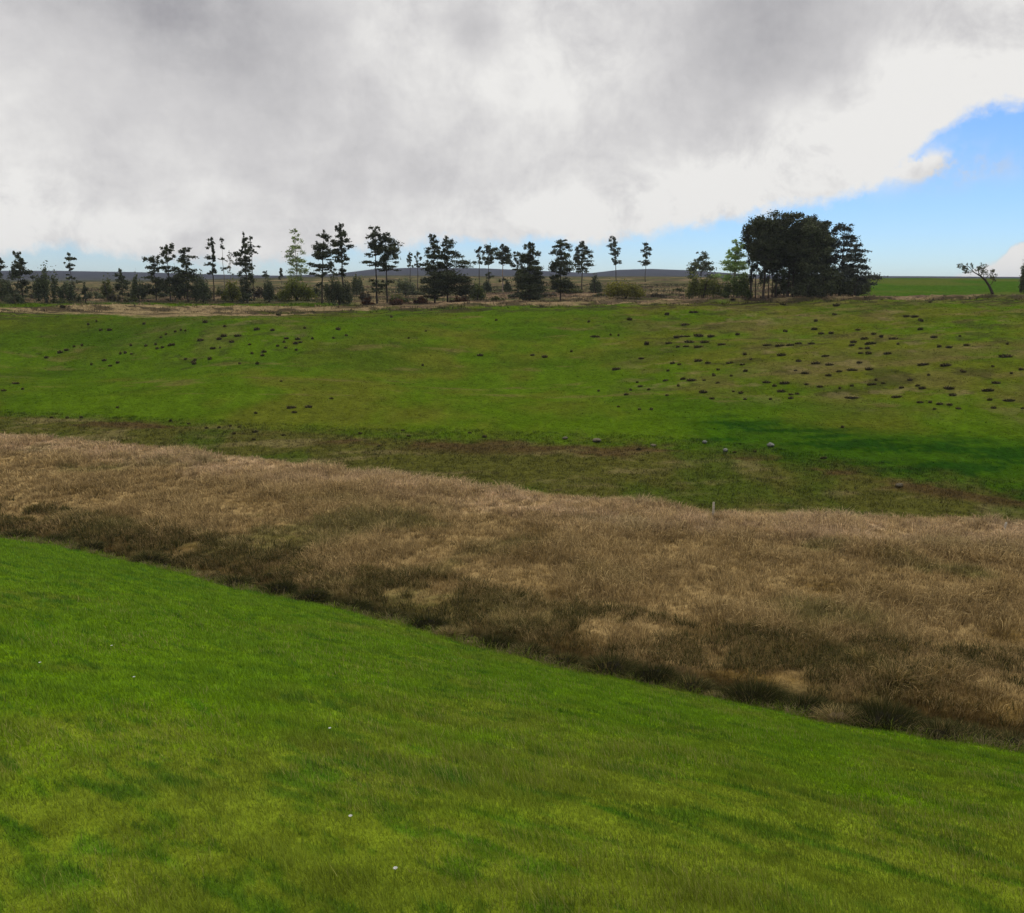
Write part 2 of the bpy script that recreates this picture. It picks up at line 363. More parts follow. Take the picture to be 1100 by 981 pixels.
tufts(5200, 10, 1.996, 3.0, 0.6, (.3, .85), .012, .0004, .2, lambda x, y, s, phi, r: mix(C(.034, .036, .010)+np.zeros((len(x), 3)), C(.13, .105, .035), ss(.6, 1., rng.uniform(0, 1, len(x)))), 'ditch_sedge',
      'dark sedge growing up out of the ditch in a broken line', 'sedge', M_RUSH, seed=12, keepf=lambda x, y, s: ss(.40, .52, fbm(x/1.9, y/1.9, 403, 3)))
def moorcol(x, y, s, phi, r):
    return gcol(x, y, s, phi)*rng.uniform(.55, 1.35, len(x))[:, None]
tufts(15000, 6, 8.84, 10.7, 1.0, (.25, .65), .05, .0006, .45, moorcol, 'heath_grass', 'brown heath and dead grass on the hill top under the pines', 'heath', M_DEAD, seed=8,
      hn=lambda s, x, y: np.where((np.degrees(np.arctan2(x, y)) > 21.0)&(s > 9.05), .05, 1.)*(.6+.9*ss(.35, .65, fbm(x/7, y/4, 311, 3))))

# ------------------------------------------------------------------ tubes, leaves
def tube(pts, rad, n=6):
    pts = np.asarray(pts, float); m = len(pts); V = []
    for i in range(m):
        d = pts[min(i+1, m-1)]-pts[max(i-1, 0)]; d = d/(np.linalg.norm(d)+1e-9)
        u = np.cross(d, [0.3, 1, .1]); u /= np.linalg.norm(u)+1e-9; v = np.cross(d, u)
        a = np.arange(n)*2*math.pi/n
        V.append(pts[i]+rad[i]*(np.cos(a)[:, None]*u+np.sin(a)[:, None]*v))
    V = np.concatenate(V); f = []
    i = np.arange(m-1)[:, None]*n; j = np.arange(n)[None, :]; j2 = (j+1) % n
    f = np.stack([i+j, i+j2, i+n+j2, i+n+j], -1).reshape(-1, 4)
    cap = np.array([[(m-1)*n+q, (m-1)*n+(q+1) % n, (m-1)*n+(q+2) % n] for q in range(0, n-1)])
    return V, f
class Geo:
    def __init__(s): s.V = []; s.Q = []; s.T = []; s.C = []; s.n = 0
    def add(s, V, Q=None, T=None, col=(1, 1, 1)):
        s.V.append(V); 
        if Q is not None and len(Q): s.Q.append(Q+s.n)
        if T is not None and len(T): s.T.append(T+s.n)
        c = np.asarray(col, float); s.C.append(np.broadcast_to(c, (len(V), 3)).copy()); s.n += len(V)
    def tube(s, pts, rad, n=6, col=(1, 1, 1)):
        V, f = tube(pts, rad, n); s.add(V, f, None, col)
    def build(s, name, m, parent=None, smooth=False):
        fs = []
        if s.Q: fs.append(np.concatenate(s.Q))
        if s.T: fs.append(np.concatenate(s.T))
        return mesh(name, np.concatenate(s.V), fs, np.concatenate(s.C), m, smooth, parent)
def leaves(g, ctr, rx, ry, rz, n, size, col, var=.5, shell=.5, long=1.6):
    """n little two-triangle sprays inside an ellipsoid, uneven"""
    d = rng.normal(size=(n, 3)); d /= np.linalg.norm(d, axis=1)[:, None]
    rr = rng.uniform(0, 1, n)**shell*(1+.28*rng.normal(size=n))
    P = np.asarray(ctr)+d*rr[:, None]*np.array([rx, ry, rz])
    a = rng.normal(size=(n, 3)); a[:, 2] *= .6; a /= np.linalg.norm(a, axis=1)[:, None]
    b = np.cross(a, rng.normal(size=(n, 3))); b /= np.linalg.norm(b, axis=1)[:, None]+1e-9
    sz = size*rng.uniform(.5, 1.4, n)[:, None]
    V = np.stack([P-a*sz*long/2, P+b*sz*.5, P+a*sz*long/2, P-b*sz*.45], 1).reshape(-1, 3)
    Q = np.arange(n)[:, None]*4+np.array([[0, 1, 2, 3]])
    k = rng.uniform(1-var, 1+var, n)[:, None]
    c = np.repeat(np.asarray(col)*k, 4, 0)
    g.add(V, Q, None, c)

PINE = C(.066, .076, .036); PINE_B = C(.064, .072, .056); OLIVE = C(.085, .095, .026)
BARKC = C(.075, .058, .045); BARKP = C(.24, .20, .17); BARKD = C(.045, .035, .028)
def pine(px, base, top, r, layers, label, group='pines on the hill top', col=PINE, bark=BARKC, topdx=0., trunkw=1.0, dens=1.0, name='pine_tree', cat='pine tree', leaf=1.05, m=None, rnd=1.0):
    """layers: (row, left px, right px, half thickness px) around the trunk"""
    X, Y, Zb = at(px, r, base); a, tt = ang(px, top); Ht = CZ+r*tt-Zb
    if base is not None:
        pass
    mpp = r/F                                                     # metres per photo pixel out there
    root = tag(empty(name, (X, Y, Zb-.15)), label, cat, group)
    H = Ht; rows2z = lambda row: CZ+r*ang(px, row)[1]-Zb
    lean = lambda h: np.array([topdx*mpp*(h/H)**1.3+.25*mpp*math.sin(h*.9+px), .3*math.sin(h*.7+px*.3)*mpp*2, h])
    hs = np.linspace(-.2, H*.985, 9); tw = max(.11, .0135*H)*trunkw
    g = Geo(); gl = Geo()
    g.tube([lean(max(h, 0))+np.array([0, 0, min(h, 0)]) for h in hs], [tw*(1.25 if i == 0 else (1-.88*(i/8)**1.1)) for i in range(9)], 7, bark)
    rs_ = np.random.default_rng(int(px*13+top))
    for (row, l, rt, th) in layers:
        h = rows2z(row); L, Rr, T = l*mpp, rt*mpp, th*mpp
        W = (L+Rr)/2; n = max(3, int(round(3+W/(1.0*mpp*2.2)))) ; n = min(n, 13)
        c0 = lean(min(max(h, .1), H))
        c0 = c0+np.array([0, 0, h-c0[2]])
        a0 = rs_.uniform(0, 6.28)
        for q in range(n):
            az = a0+q*2*math.pi/n+rs_.uniform(-.35, .35); ca, sa = math.cos(az), math.sin(az)
            E = (Rr if ca > 0 else L)*abs(ca)+W*abs(sa)
            E = max(E, .25*mpp)
            rad = E*rs_.uniform(.3, .95); pr = max(E*rs_.uniform(.22, .46), .9*mpp)
            pc = c0+np.array([ca*rad, sa*rad, T*rs_.uniform(-1.7, 1.1)+.05*rad])
            g.tube([c0-np.array([0, 0, T*.7+.1*E]), c0*.5+pc*.5-np.array([0, 0, T*.25]), pc], [tw*.28, tw*.18, tw*.06], 4, bark)
            tz = T*rs_.uniform(.4, .95)*rnd
            cnt = int(dens*rs_.uniform(.6, 1.2)*(22+ 5.5*(pr/mpp)*(tz/mpp)*3.14))
            leaves(gl, pc, pr*rs_.uniform(.8, 1.25), pr*rs_.uniform(.8, 1.25), tz, cnt, leaf*mpp, col*rs_.uniform(.75, 1.25), shell=.55)
        leaves(gl, c0, max(.35*W, mpp), max(.35*W, mpp), T, int(dens*22), leaf*mpp, col)
    leaves(gl, lean(H*.99), 1.2*mpp, 1.2*mpp, 1.6*mpp, int(26*dens), mpp*leaf*.9, col)
    g.build('trunk', M_BARK, root); gl.build('crown', m or M_NEEDLE, root)
    return root
def bush(px, base, top, r, w, label, col=OLIVE*1.0, name='shrub', cat='shrub', group='shrubs among the hill-top pines', dens=1.0, leaf=1.15, lumps=9, m=None, stems=5, low=False):
    X, Y, Zb = at(px, r, base); mpp = r/F; H = (base-top)*mpp; W = w*mpp/2
    root = tag(empty(name, (X, Y, Zb-.1)), label, cat, group); g = Geo(); gl = Geo(); rs_ = np.random.default_rng(int(px*7+top)); col = col*1.3 if col[0] < .09 else col; dens = dens*.85
    for i in range(stems):
        az = rs_.uniform(0, 6.28); e = W*rs_.uniform(.2, .6)
        g.tube([[0, 0, -.1], [math.cos(az)*e*.4, math.sin(az)*e*.4, H*.4], [math.cos(az)*e, math.sin(az)*e, H*rs_.uniform(.6, .85)]], [.07*H/3+.03, .04*H/3+.02, .02], 5, BARKC)
    for i in range(lumps):
        t = (i+.5)/lumps*2-1; az = rs_.uniform(0, 6.28)
        cx = t*W*.72; hh = H*math.sqrt(max(.2, 1-.75*t*t))*rs_.uniform(.55, 1.12); cy = rs_.uniform(-.5, .5)*W
        rz = hh*.42; rx = max(W*.26, mpp*1.6)*rs_.uniform(.6, 1.3)
        leaves(gl, [cx, cy, hh-rz], rx, rx, rz, int(dens*(45+6*(rx/mpp)*(rz/mpp)*3.14*.6)), leaf*mpp, col*rs_.uniform(.75, 1.25), shell=.45)
        if hh-rz > rz*1.0: leaves(gl, [cx*.8, cy*.8, rz*.8], rx, rx, rz*.9, int(dens*45), leaf*mpp, col*.9)
    g.build('stems', M_BARK, root); gl.build('foliage', m or M_LEAF, root); return root

# --- the individual pines along the hill top (left to right)
pine(1, 325, 273, 232, [(275, 3, 5, 3), (281, 5, 6, 3), (288, 4, 3, 2), (296, 6, 5, 2), (304, 7, 6, 3)], 'dark pine cut off by the left edge of the photo', dens=.9)
pine(25, 325, 271, 226, [(274, 3, 3, 3), (279, 4, 4, 3), (285, 5, 5, 3), (290, 6, 9, 4), (294, 3, 11, 2), (302, 8, 8, 3), (312, 7, 7, 3)], 'narrow dark pine with a lopsided lower skirt, second tree from the left edge')
pine(79, 324, 272, 230, [(274, 2, 4, 2), (277, 3, 7, 1.5), (283, 3, 5, 2), (288, 3, 4, 1.5), (296, 4, 3, 1.5), (304, 6, 5, 2)], 'thin ragged pine standing alone against the blue strip of sky at far left', dens=.7, trunkw=.7)
bush(50, 326, 290, 222, 26, 'round dark bushy tree between the two leftmost pines and the lone ragged one', PINE*1.1, name='bushy_tree', cat='tree', m=M_NEEDLE, lumps=8)
bush(8, 324, 303, 226, 22, 'low dark shrub under the pine at the left edge', PINE*1.2, m=M_NEEDLE)
bush(74, 324, 305, 224, 24, 'low dark shrub at the foot of the lone ragged pine', PINE*1.3, m=M_NEEDLE)
pine(92, 322, 304, 220, [(307, 2, 2, 2), (311, 2, 3, 2), (317, 3, 2, 2)], 'short dark snag right of the lone ragged pine', name='tree_snag', cat='snag', group='shrubs among the hill-top pines', trunkw=1.5)
bush(116, 322, 299, 232, 16, 'faint greyish shrub in the gap left of the pine row', OLIVE*.9, dens=.6)
pine(132, 323, 290, 234, [(292, 1, 1, 2), (298, 5, 5, 3), (304, 6, 6, 3), (311, 7, 6, 3)], 'small pointed dark tree left of the pine row', cat='pine tree')
bush(149, 322, 297, 232, 17, 'rounded dark bush immediately left of the pine row', PINE*1.3, name='bushy_tree', cat='tree', m=M_NEEDLE)
pine(168, 322, 275, 230, [(277, 6, 6, 2.2), (281, 4, 7, 2), (286, 7, 4, 1.6), (292, 5, 5, 2), (299, 8, 6, 3), (306, 9, 7, 4), (312, 8, 7, 3)], 'leftmost pine of the dense dark row, with a flat-topped crown')
pine(183, 321, 263, 226, [(266, 5, 5, 3), (270, 5, 5, 3), (275, 2, 5, 2), (280, 6, 4, 1.6), (288, 8, 6, 2), (295, 6, 9, 4), (303, 8, 9, 5), (311, 8, 8, 4)], 'tall pine of the dense row with a small round top knot')
pine(202, 322, 266, 224, [(268, 2, 4, 1.6), (271, 5, 5, 2), (277, 6, 8, 2.2), (281, 6, 9, 2), (287, 4, 4, 2), (292, 8, 9, 3), (300, 9, 9, 5), (309, 9, 9, 5)], 'pine of the dense row with a two-tier umbrella crown')
bush(193, 321, 287, 234, 18, 'dark scrub filling the gap between the two umbrella pines of the row', PINE, name='bushy_tree', cat='tree', m=M_NEEDLE)
bush(218, 320, 289, 222, 24, 'broad dark bush at the right foot of the dense pine row', PINE*1.1, name='bushy_tree', cat='tree', m=M_NEEDLE, lumps=9)
pine(230, 321, 255, 228, [(257, 3, 2, 2), (261, 5, 1, 3), (265, 5, 0, 2.5), (272, 6, 0, 3), (278, 7, 1, 2.5), (284, 10, 1, 1.6), (290, 5, 3, 2)], 'slim pine with its foliage blown to the left side', topdx=2, trunkw=.8)
pine(242, 320, 256, 236, [(259, 2, 2, 3), (264, 1, 1.5, 1.6), (278, 3, 2, 1.2), (288, 2, 3, 1.2)], 'very thin pole-like tree with a tiny tuft on top', trunkw=.6, dens=.5, bark=BARKP)
pine(249, 320, 270, 238, [(276, 3, 3, 2), (283, 4, 3, 3), (290, 4, 4, 3)], 'pale nearly bare birch right of the pole-like tree', name='birch_tree', cat='birch', dens=.25, bark=BARKP, col=C(.12, .12, .07), trunkw=.5, m=M_LEAF)
bush(249, 320, 299, 226, 24, 'yellow green willow bush below the pole-like tree', C(.14, .15, .024), dens=.8)
pine(266, 325, 250, 222, [(253, 1, 2, 3), (259, 2, 3, 3), (265, 3, 4, 3), (270, 6, 6, 2.5), (275, 11, 4, 3), (280, 6, 5, 2.5), (286, 10, 5, 3), (293, 6, 5, 3), (301, 9, 7, 5), (311, 6, 9, 4), (318, 5, 8, 3)], 'ragged pine with a spire top and heavy branches to the left')
pine(273, 322, 254, 230, [(257, 4, 2, 2), (262, 2, 4, 1.6), (265, 2, 8, 2), (272, 3, 5, 1.6), (286, 5, 3, 1.4)], 'thin leaning pine close behind the spire-topped one', trunkw=.6, dens=.7)
bush(289, 324, 297, 224, 15, 'small dark bush right of the spire-topped pine', PINE*1.5, m=M_NEEDLE)
pine(302, 300, 289, 430, [(292, 1.5, 1.5, 2), (296, 2, 2, 2)], 'tiny far conifer on the skyline left of the pale larch', cat='conifer', name='conifer_tree', group='far conifers on the skyline')
pine(286, 302, 292, 430, [(294, 3, 1.5, 1.6), (297, 3, 3, 1.6)], 'tiny lopsided far tree on the skyline right of the spire-topped pine', cat='conifer', name='conifer_tree', group='far conifers on the skyline')
pine(320, 320, 245, 232, [(248, 5, 2, 2), (254, 5, 4, 3), (261, 7, 5, 3), (267, 10, 5, 3), (274, 9, 8, 3), (280, 8, 9, 3), (287, 9, 9, 3), (293, 9, 8, 4), (300, 6, 7, 4)], 'pale green see-through larch standing out from the dark pines', name='larch_tree', cat='larch', col=C(.24, .30, .12), bark=BARKP*.7, dens=.42, trunkw=.6, m=M_LEAF, group='hill-top broadleaves and larches')
bush(319, 322, 300, 226, 44, 'wide yellow green willow bush at the foot of the pale larch', C(.13, .15, .018), dens=.9, lumps=9)
pine(346, 327, 247, 214, [(250, 2, 2, 2.5), (253, 5, 6, 1.8), (261, 6, 5, 3), (266, 8, 13, 4), (271, 8, 9, 3), (273, 12, 2, 1.4), (276, 2, 14, 1.5), (284, 13, 9, 2), (287, 4, 11, 1.5), (293, 14, 3, 2), (307, 8, 5, 3)], 'open tiered pine with wide flat branches, left of the tallest one', topdx=5)
pine(369, 327, 241, 212, [(244, 4, 3, 3), (249, 6, 5, 3), (255, 7, 6, 3.5), (261, 6, 8, 3), (264, 7, 8, 2.5), (270, 8, 4, 1.6), (275, 10, 5, 1.6), (280, 8, 8, 2), (288, 9, 1, 2.5), (293, 10, 3, 2)], 'tallest pine of the left half, with a narrow gapped crown')
bush(365, 327, 294, 207, 32, 'grey-green leafless bush hiding the foot of the tallest pine', C(.062, .070, .032), name='bushy_tree', cat='tree', dens=1.1, lumps=9)
bush(384, 315, 294, 262, 16, 'dark bush further back right of the tallest pine', PINE*1.5, m=M_NEEDLE)
pine(357, 320, 281, 245, [(283, 2, 2, 2), (290, 3, 2, 2)], 'thin small pine between the tiered pine and the tallest one', trunkw=.6, dens=.7)
pine(405, 328, 245, 212, [(247, 6, 5, 2.6), (251, 7, 7, 2.6), (257, 6, 6, 3), (264, 9, 5, 2.5), (268, 7, 7, 3), (272, 7, 9, 2), (280, 14, 5, 1.8), (283, 9, 6, 1.5), (304, 7, 6, 2.5), (311, 6, 7, 1.5)], 'left pine of the tall close pair with dark bare lower trunks', bark=BARKD)
pine(416, 328, 251, 213, [(253, 3, 4, 2.5), (256, 6, 8, 3), (261, 7, 10, 4), (267, 7, 12, 4.5), (273, 6, 12, 4), (278, 5, 11, 2.5), (283, 9, 11, 1.8), (288, 7, 12, 1.6), (303, 5, 6, 2)], 'right pine of the tall close pair with a rounded right side', bark=BARKD)
pine(441, 312, 271, 300, [(273, 3, 2, 2), (278, 4, 2, 2), (284, 3, 3, 2)], 'left one of two small far pines between the tall pair and the wide dark pair', group='far pines behind the row', dens=.8)
pine(449, 312, 270, 300, [(274, 2, 3, 2), (280, 2, 4, 2.5), (285, 3, 3, 2)], 'right one of two small far pines between the tall pair and the wide dark pair', group='far pines behind the row', dens=.8)
pine(467, 328, 253, 210, [(255, 4, 4, 2.6), (260, 5, 6, 3.5), (266, 7, 5, 3.5), (272, 9, 5, 2.5), (279, 6, 7, 2.5), (285, 13, 8, 2.5), (292, 11, 13, 4), (299, 14, 14, 5), (306, 14, 14, 5), (312, 7, 11, 3), (317, 10, 3, 2)], 'left pine of the wide dark pair whose lower boughs sweep the ground', bark=BARKD)
pine(481, 329, 255, 211, [(256, 4, 5, 2.6), (261, 5, 10, 2.2), (268, 4, 12, 2.6), (273, 8, 14, 3), (277, 12, 12, 2), (283, 4, 19, 4), (291, 7, 22, 5), (299, 8, 22, 5.5), (307, 8, 21, 5), (312, 4, 20, 3)], 'right pine of the wide dark pair with boughs reaching right', bark=BARKD)
bush(513, 325, 306, 222, 20, 'light green bush right of the wide dark pair', C(.085, .105, .025), dens=.9)
pine(436, 324, 309, 240, [(311, 2, 2, 1.5), (315, 2, 1, 1.2)], 'tiny dark stump-like snag left of the wide dark pair', name='tree_snag', cat='snag', group='shrubs among the hill-top pines', trunkw=2)
bush(436, 312, 292, 262, 26, 'sparse dark arching bush behind the gap between the two pairs', PINE*1.6, dens=.5)
pine(515, 310, 266, 300, [(268, 3, 2, 3), (273, 3, 4, 3), (280, 6, 2, 1.6)], 'small left pine of the far trio with a tiny round head', group='far pines behind the row', dens=.9)
pine(525, 311, 265, 300, [(267, 5, 4, 3), (272, 6, 5, 4), (277, 5, 5, 2), (283, 4, 6, 1.5), (295, 3, 4, 2)], 'middle pine of the far trio with a ball-shaped head', group='far pines behind the row')
pine(540, 311, 262, 290, [(265, 2, 2, 2.5), (269, 7, 6, 3), (274, 8, 9, 3), (279, 6, 12, 2.5), (283, 2, 10, 1.6), (300, 3, 4, 1.6)], 'right pine of the far trio with a pale pinkish trunk', bark=C(.36, .27, .22), group='far pines behind the row', trunkw=1.1)
pine(556, 312, 271, 280, [(273, 5, 4, 2), (279, 3, 7, 3), (286, 6, 5, 2), (296, 5, 4, 3)], 'small leaning pine touching the left side of the dense conical one', group='far pines behind the row')
bush(523, 311, 298, 288, 12, 'small dark bush under the far trio of pines', PINE*1.5, m=M_NEEDLE)
bush(545, 312, 299, 284, 10, 'small dark bush by the pale pinkish trunk', PINE*1.5, m=M_NEEDLE)
pine(569, 328, 260, 208, [(263, 3, 3, 2.6), (267, 6, 5, 3), (272, 8, 7, 3.5), (277, 8, 9, 4), (283, 8, 10, 4.5), (289, 9, 12, 4.5), (295, 12, 14, 4.5), (302, 15, 14, 5), (309, 13, 14, 4), (314, 17, 12, 2), (318, 7, 18, 1.8)], 'dense dark conical fir with foliage nearly to the ground', name='fir_tree', cat='fir tree', bark=BARKD, dens=1.25)
pine(602, 325, 259, 212, [(260, 5, 5, 2.2), (264, 8, 8, 2), (268, 8, 9, 2.5), (274, 5, 10, 3), (279, 7, 13, 4), (285, 9, 14, 4), (291, 8, 13, 3.5), (299, 8, 13, 4), (305, 11, 16, 3), (310, 8, 18, 2)], 'broad pine with a hooked top and low spreading skirt, right of the fir')
pine(625, 310, 259, 285, [(261, 2, 2, 2.5), (265, 6, 5, 2.5), (270, 8, 8, 3), (274, 7, 9, 3), (279, 5, 9, 2), (284, 8, 10, 1.6), (289, 7, 10, 1.6)], 'pointed pine just behind and right of the hook-topped one', group='far pines behind the row')
bush(640, 311, 292, 262, 16, 'small dark bush right of the pointed pine', PINE*1.1, m=M_NEEDLE)
pine(662, 304, 255, 400, [(257, 5, 1, 2.4), (261, 7, 3, 2.2), (264, 3, 6, 2.6), (269, 5, 6, 2.4), (274, 3, 4, 1.6), (278, 1, 8, 1.8), (283, 1, 6, 1.4)], 'left of two lone feathery pines on the skyline', topdx=-4, group='lone pines on the skyline', trunkw=.8, dens=.9, leaf=1.0)
pine(693, 304, 261, 400, [(263, 3, 4, 2.2), (267, 4, 5, 2.2), (271, 5, 4, 2.2), (275, 3, 5, 2), (280, 8, 3, 1.3), (283, 2, 6, 1.8)], 'right of two lone feathery pines on the skyline', group='lone pines on the skyline', trunkw=.7, dens=.9, leaf=1.0)
bush(672, 322, 303, 216, 54, 'wide low yellow green gorse-like bush below the lone skyline pines', C(.15, .145, .022), dens=.9, lumps=11)
# dark mounds of dead bracken round the pine feet
for q, (px, w, lb) in enumerate([(396, 16, 'left of the tall close pair'), (426, 20, 'right of the tall close pair'), (492, 26, 'under the right boughs of the wide dark pair'), (452, 18, 'left of the wide dark pair')]):
    bush(px, 328, 319.5, 206, w, 'low heap of dead russet bracken '+lb, C(.095, .045, .020), name='bracken_patch', cat='bracken', group='dead bracken at the pine feet', dens=.8, lumps=6, stems=2)

# --- low dark scrub scattered over the moor behind the trees
rb = np.random.default_rng(31)
for i, (px, lb) in enumerate([(14, 'beside the leftmost pine'), (38, 'right of the two leftmost pines'), (64, 'left of the lone ragged pine'), (103, 'between the snag and the gap'), (124, 'before the small pointed tree'), (141, 'right of the small pointed tree'), (175, 'between the first two pines of the dense row'), (212, 'at the right end of the dense row'),
                             (239, 'at the foot of the pole-like tree'), (258, 'left of the spire-topped pine'), (278, 'right of the spire-topped pine'), (300, 'left of the pale larch'), (338, 'left of the open tiered pine'), (392, 'left of the tall close pair'), (428, 'right of the tall close pair'), (447, 'left of the wide dark pair'),
                             (502, 'right of the wide dark pair'), (534, 'below the far trio of pines'), (553, 'left of the fir'), (589, 'between the fir and the hook-topped pine'), (616, 'right of the hook-topped pine'), (646, 'left of the yellow green gorse'), (706, 'right of the yellow green gorse'), (728, 'left of the copse bushes')]):
    bush(px, 322, 322-rb.uniform(5, 13) if px < 450 else 322-rb.uniform(3, 7), rb.uniform(212, 262), rb.uniform(12, 26), 'low dark heather scrub '+lb, [PINE*1.4, C(.060, .052, .030), OLIVE*.8][i % 3], 'heather_clump', 'heather', 'heather scrub among the pines', dens=.7, lumps=6, stems=3)

# --- the copse
G = 'pines of the dark copse'
cop = [(806, 240, 212, [(244, 8, 8, 4), (249, 11, 12, 5), (255, 9, 12, 5), (263, 8, 12, 5), (271, 4, 10, 4)], 'leftmost pine of the copse, its crown bulging left above the pale birch'),
       (820, 233, 205, [(236, 10, 10, 4), (243, 14, 14, 5), (252, 15, 15, 6), (262, 13, 13, 6), (272, 11, 12, 5), (280, 9, 9, 4)], 'second pine from the left in the copse, bare trunk showing below its crown'),
       (833, 236, 216, [(240, 9, 10, 4), (248, 14, 14, 6), (258, 14, 14, 6), (268, 13, 13, 6), (278, 10, 12, 5)], 'pine of the copse standing behind the dip in the crown line'),
       (846, 231, 208, [(234, 14, 14, 4), (241, 18, 18, 5), (250, 17, 17, 6), (260, 16, 16, 6), (270, 15, 15, 6), (280, 12, 13, 5)], 'highest pine of the copse with a wide domed top'),
       (860, 235, 218, [(238, 10, 10, 4), (246, 15, 15, 6), (257, 15, 15, 6), (268, 14, 14, 6), (279, 13, 13, 6), (289, 11, 12, 5)], 'pine of the copse just right of the highest dome, set at the back'),
       (870, 240, 206, [(243, 9, 10, 4), (250, 14, 15, 6), (260, 15, 16, 6), (270, 15, 16, 6), (281, 14, 15, 6), (292, 13, 14, 6), (302, 12, 12, 5)], 'broad pine in the middle of the copse with foliage low on its trunk'),
       (881, 245, 214, [(248, 7, 6, 4), (256, 12, 8, 6), (267, 13, 7, 6), (279, 14, 8, 6), (291, 13, 11, 6), (302, 12, 12, 5)], 'pine of the copse left of the notch where sky shows'),
       (902, 241, 209, [(244, 8, 7, 3), (250, 10, 10, 3), (258, 8, 12, 2.5), (266, 11, 13, 2.5), (274, 8, 15, 3), (283, 10, 16, 3), (292, 11, 17, 3), (302, 14, 16, 4)], 'second pine from the right of the copse, blue-grey and gapped'),
       (915, 262, 206, [(265, 4, 6, 2.5), (272, 7, 9, 2.5), (279, 8, 11, 3), (286, 10, 15, 2.5), (293, 11, 18, 3), (300, 12, 19, 3), (307, 13, 16, 3.5), (312, 12, 11, 3)], 'rightmost pine of the copse, skirted down to the grass')]
for px, top, r, ly, lb in cop:
    b_ = ly[-1][0]
    while b_ < (292 if px > 862 else 282+(px*5) % 11) + (px % 7)*2: b_ += 8; ly.append((b_, ly[-1][1]*random.uniform(.6, .95), ly[-1][2]*random.uniform(.6, .95), 4))
    pine(px, 321, top, r, ly, 'dark '+lb, G, col=(PINE_B if px > 888 else PINE)*random.uniform(.75, 1.45), bark=BARKC, dens=.72, leaf=1.15, rnd=1.2, trunkw=1.2)
for px, r, lb in [(811, 210, 'leftmost'), (825, 202, 'second'), (829, 219, 'third'), (851, 206, 'fourth')]:
    pine(px, 321, 250, r, [(254, 7, 7, 5), (264, 9, 9, 5), (274, 8, 8, 4), (283, 5, 6, 2)], 'slender young pine trunk inside the copse, '+lb+' of the four thin ones', 'thin pines inside the copse', col=PINE*.9, bark=BARKD, trunkw=.7)
for px, w, top, r, lb in [(868, 34, 297, 204, 'below the middle of the copse'), (892, 36, 296, 203, 'below the gapped pine of the copse'), (918, 30, 300, 203, 'at the right end of the copse'), (846, 46, 305, 228, 'behind the bare trunks of the copse')]:
    bush(px, 321, top, r, w, 'dark underwood bush '+lb, PINE*.9, 'bush', 'bush', 'dark underwood of the copse', dens=1.1, m=M_NEEDLE, lumps=8)
pine(788, 320, 257, 212, [(260, 3, 3, 2.5), (265, 6, 6, 3), (271, 9, 7, 3), (277, 11, 10, 3), (284, 14, 12, 3), (291, 14, 12, 3.5), (298, 11, 10, 3)], 'pale green birch in thin new leaf at the left side of the copse', 'hill-top broadleaves and larches', name='birch_tree', cat='birch', col=C(.30, .42, .14), bark=BARKP, dens=.8, m=M_LEAF)
pine(752, 320, 270, 218, [(273, 4, 5, 2.5), (279, 8, 8, 3), (285, 12, 10, 3), (291, 14, 12, 3.5)], 'grey-green airy shrub-like tree left of the pale birch', 'hill-top broadleaves and larches', name='broadleaf_tree', cat='tree', col=C(.11, .13, .07), dens=.75, m=M_LEAF, trunkw=.7)
bush(755, 319, 291, 206, 42, 'olive hawthorn bush at the left end of the copse', C(.125, .140, .028), 'bush', 'bush', 'olive bushes left of the copse', dens=1.1, lumps=10)
bush(791, 319, 293, 206, 40, 'olive hawthorn bush under the pale birch', C(.100, .130, .030), 'bush', 'bush', 'olive bushes left of the copse', dens=1.1, lumps=10)
bush(1100, 322, 291, 240, 13, 'dark bush cut off by the right edge of the photo', PINE*1.3, 'bush', 'bush', 'shrubs among the hill-top pines', m=M_NEEDLE)

# --- the leaning bare tree at the right
def leaning_tree():
    r = 226; X, Y, Zb = at(1067, r, 319); mpp = r/F
    root = tag(empty('hawthorn_tree', (X, Y, Zb-.1)), 'wind-bent nearly bare tree leaning left on the green field edge', 'tree')
    g = Geo(); gl = Geo(); rs_ = np.random.default_rng(5)
    P = lambda dx, up, dy=0: np.array([dx*mpp, dy*mpp, up*mpp])
    main = [P(0, -1), P(-2, 4), P(-5, 9), P(-9, 14), P(-14, 18), P(-20, 21), P(-24, 25)]
    g.tube(main, [.38, .3, .26, .22, .17, .1, .05], 7, BARKC*.8)
    def grow(p, d, L, rad, lv):
        q = p+d*L; mdl = p+d*L*.5+rs_.normal(0, .12*L, 3)
        g.tube([p, mdl, q], [rad, rad*.8, rad*.5], 4, BARKC*.9)
        if lv == 0:
            leaves(gl, q, .3, .3, .25, 5, .20, C(.09, .10, .05)); return
        for i in range(3):
            dd = d+rs_.normal(0, .55, 3)+np.array([-.12, 0, .06]); dd /= np.linalg.norm(dd); grow(q if i else mdl, dd, L*.68, rad*.55, lv-1)
    for b, (dx, dz) in [(3, (-.3, 1)), (3, (.35, .8)), (4, (-.5, .8)), (4, (.2, .9)), (5, (-1, .5)), (5, (-.8, -.1)), (6, (-1, .35)), (2, (.6, .9))]:
        d = np.array([dx, rs_.uniform(-.6, .6), dz]); d /= np.linalg.norm(d); grow(np.array(main[b]), d, 1.15, .085, 3)
    g.build('trunk', M_BARK, root); gl.build('foliage', M_LEAF, root)
leaning_tree()

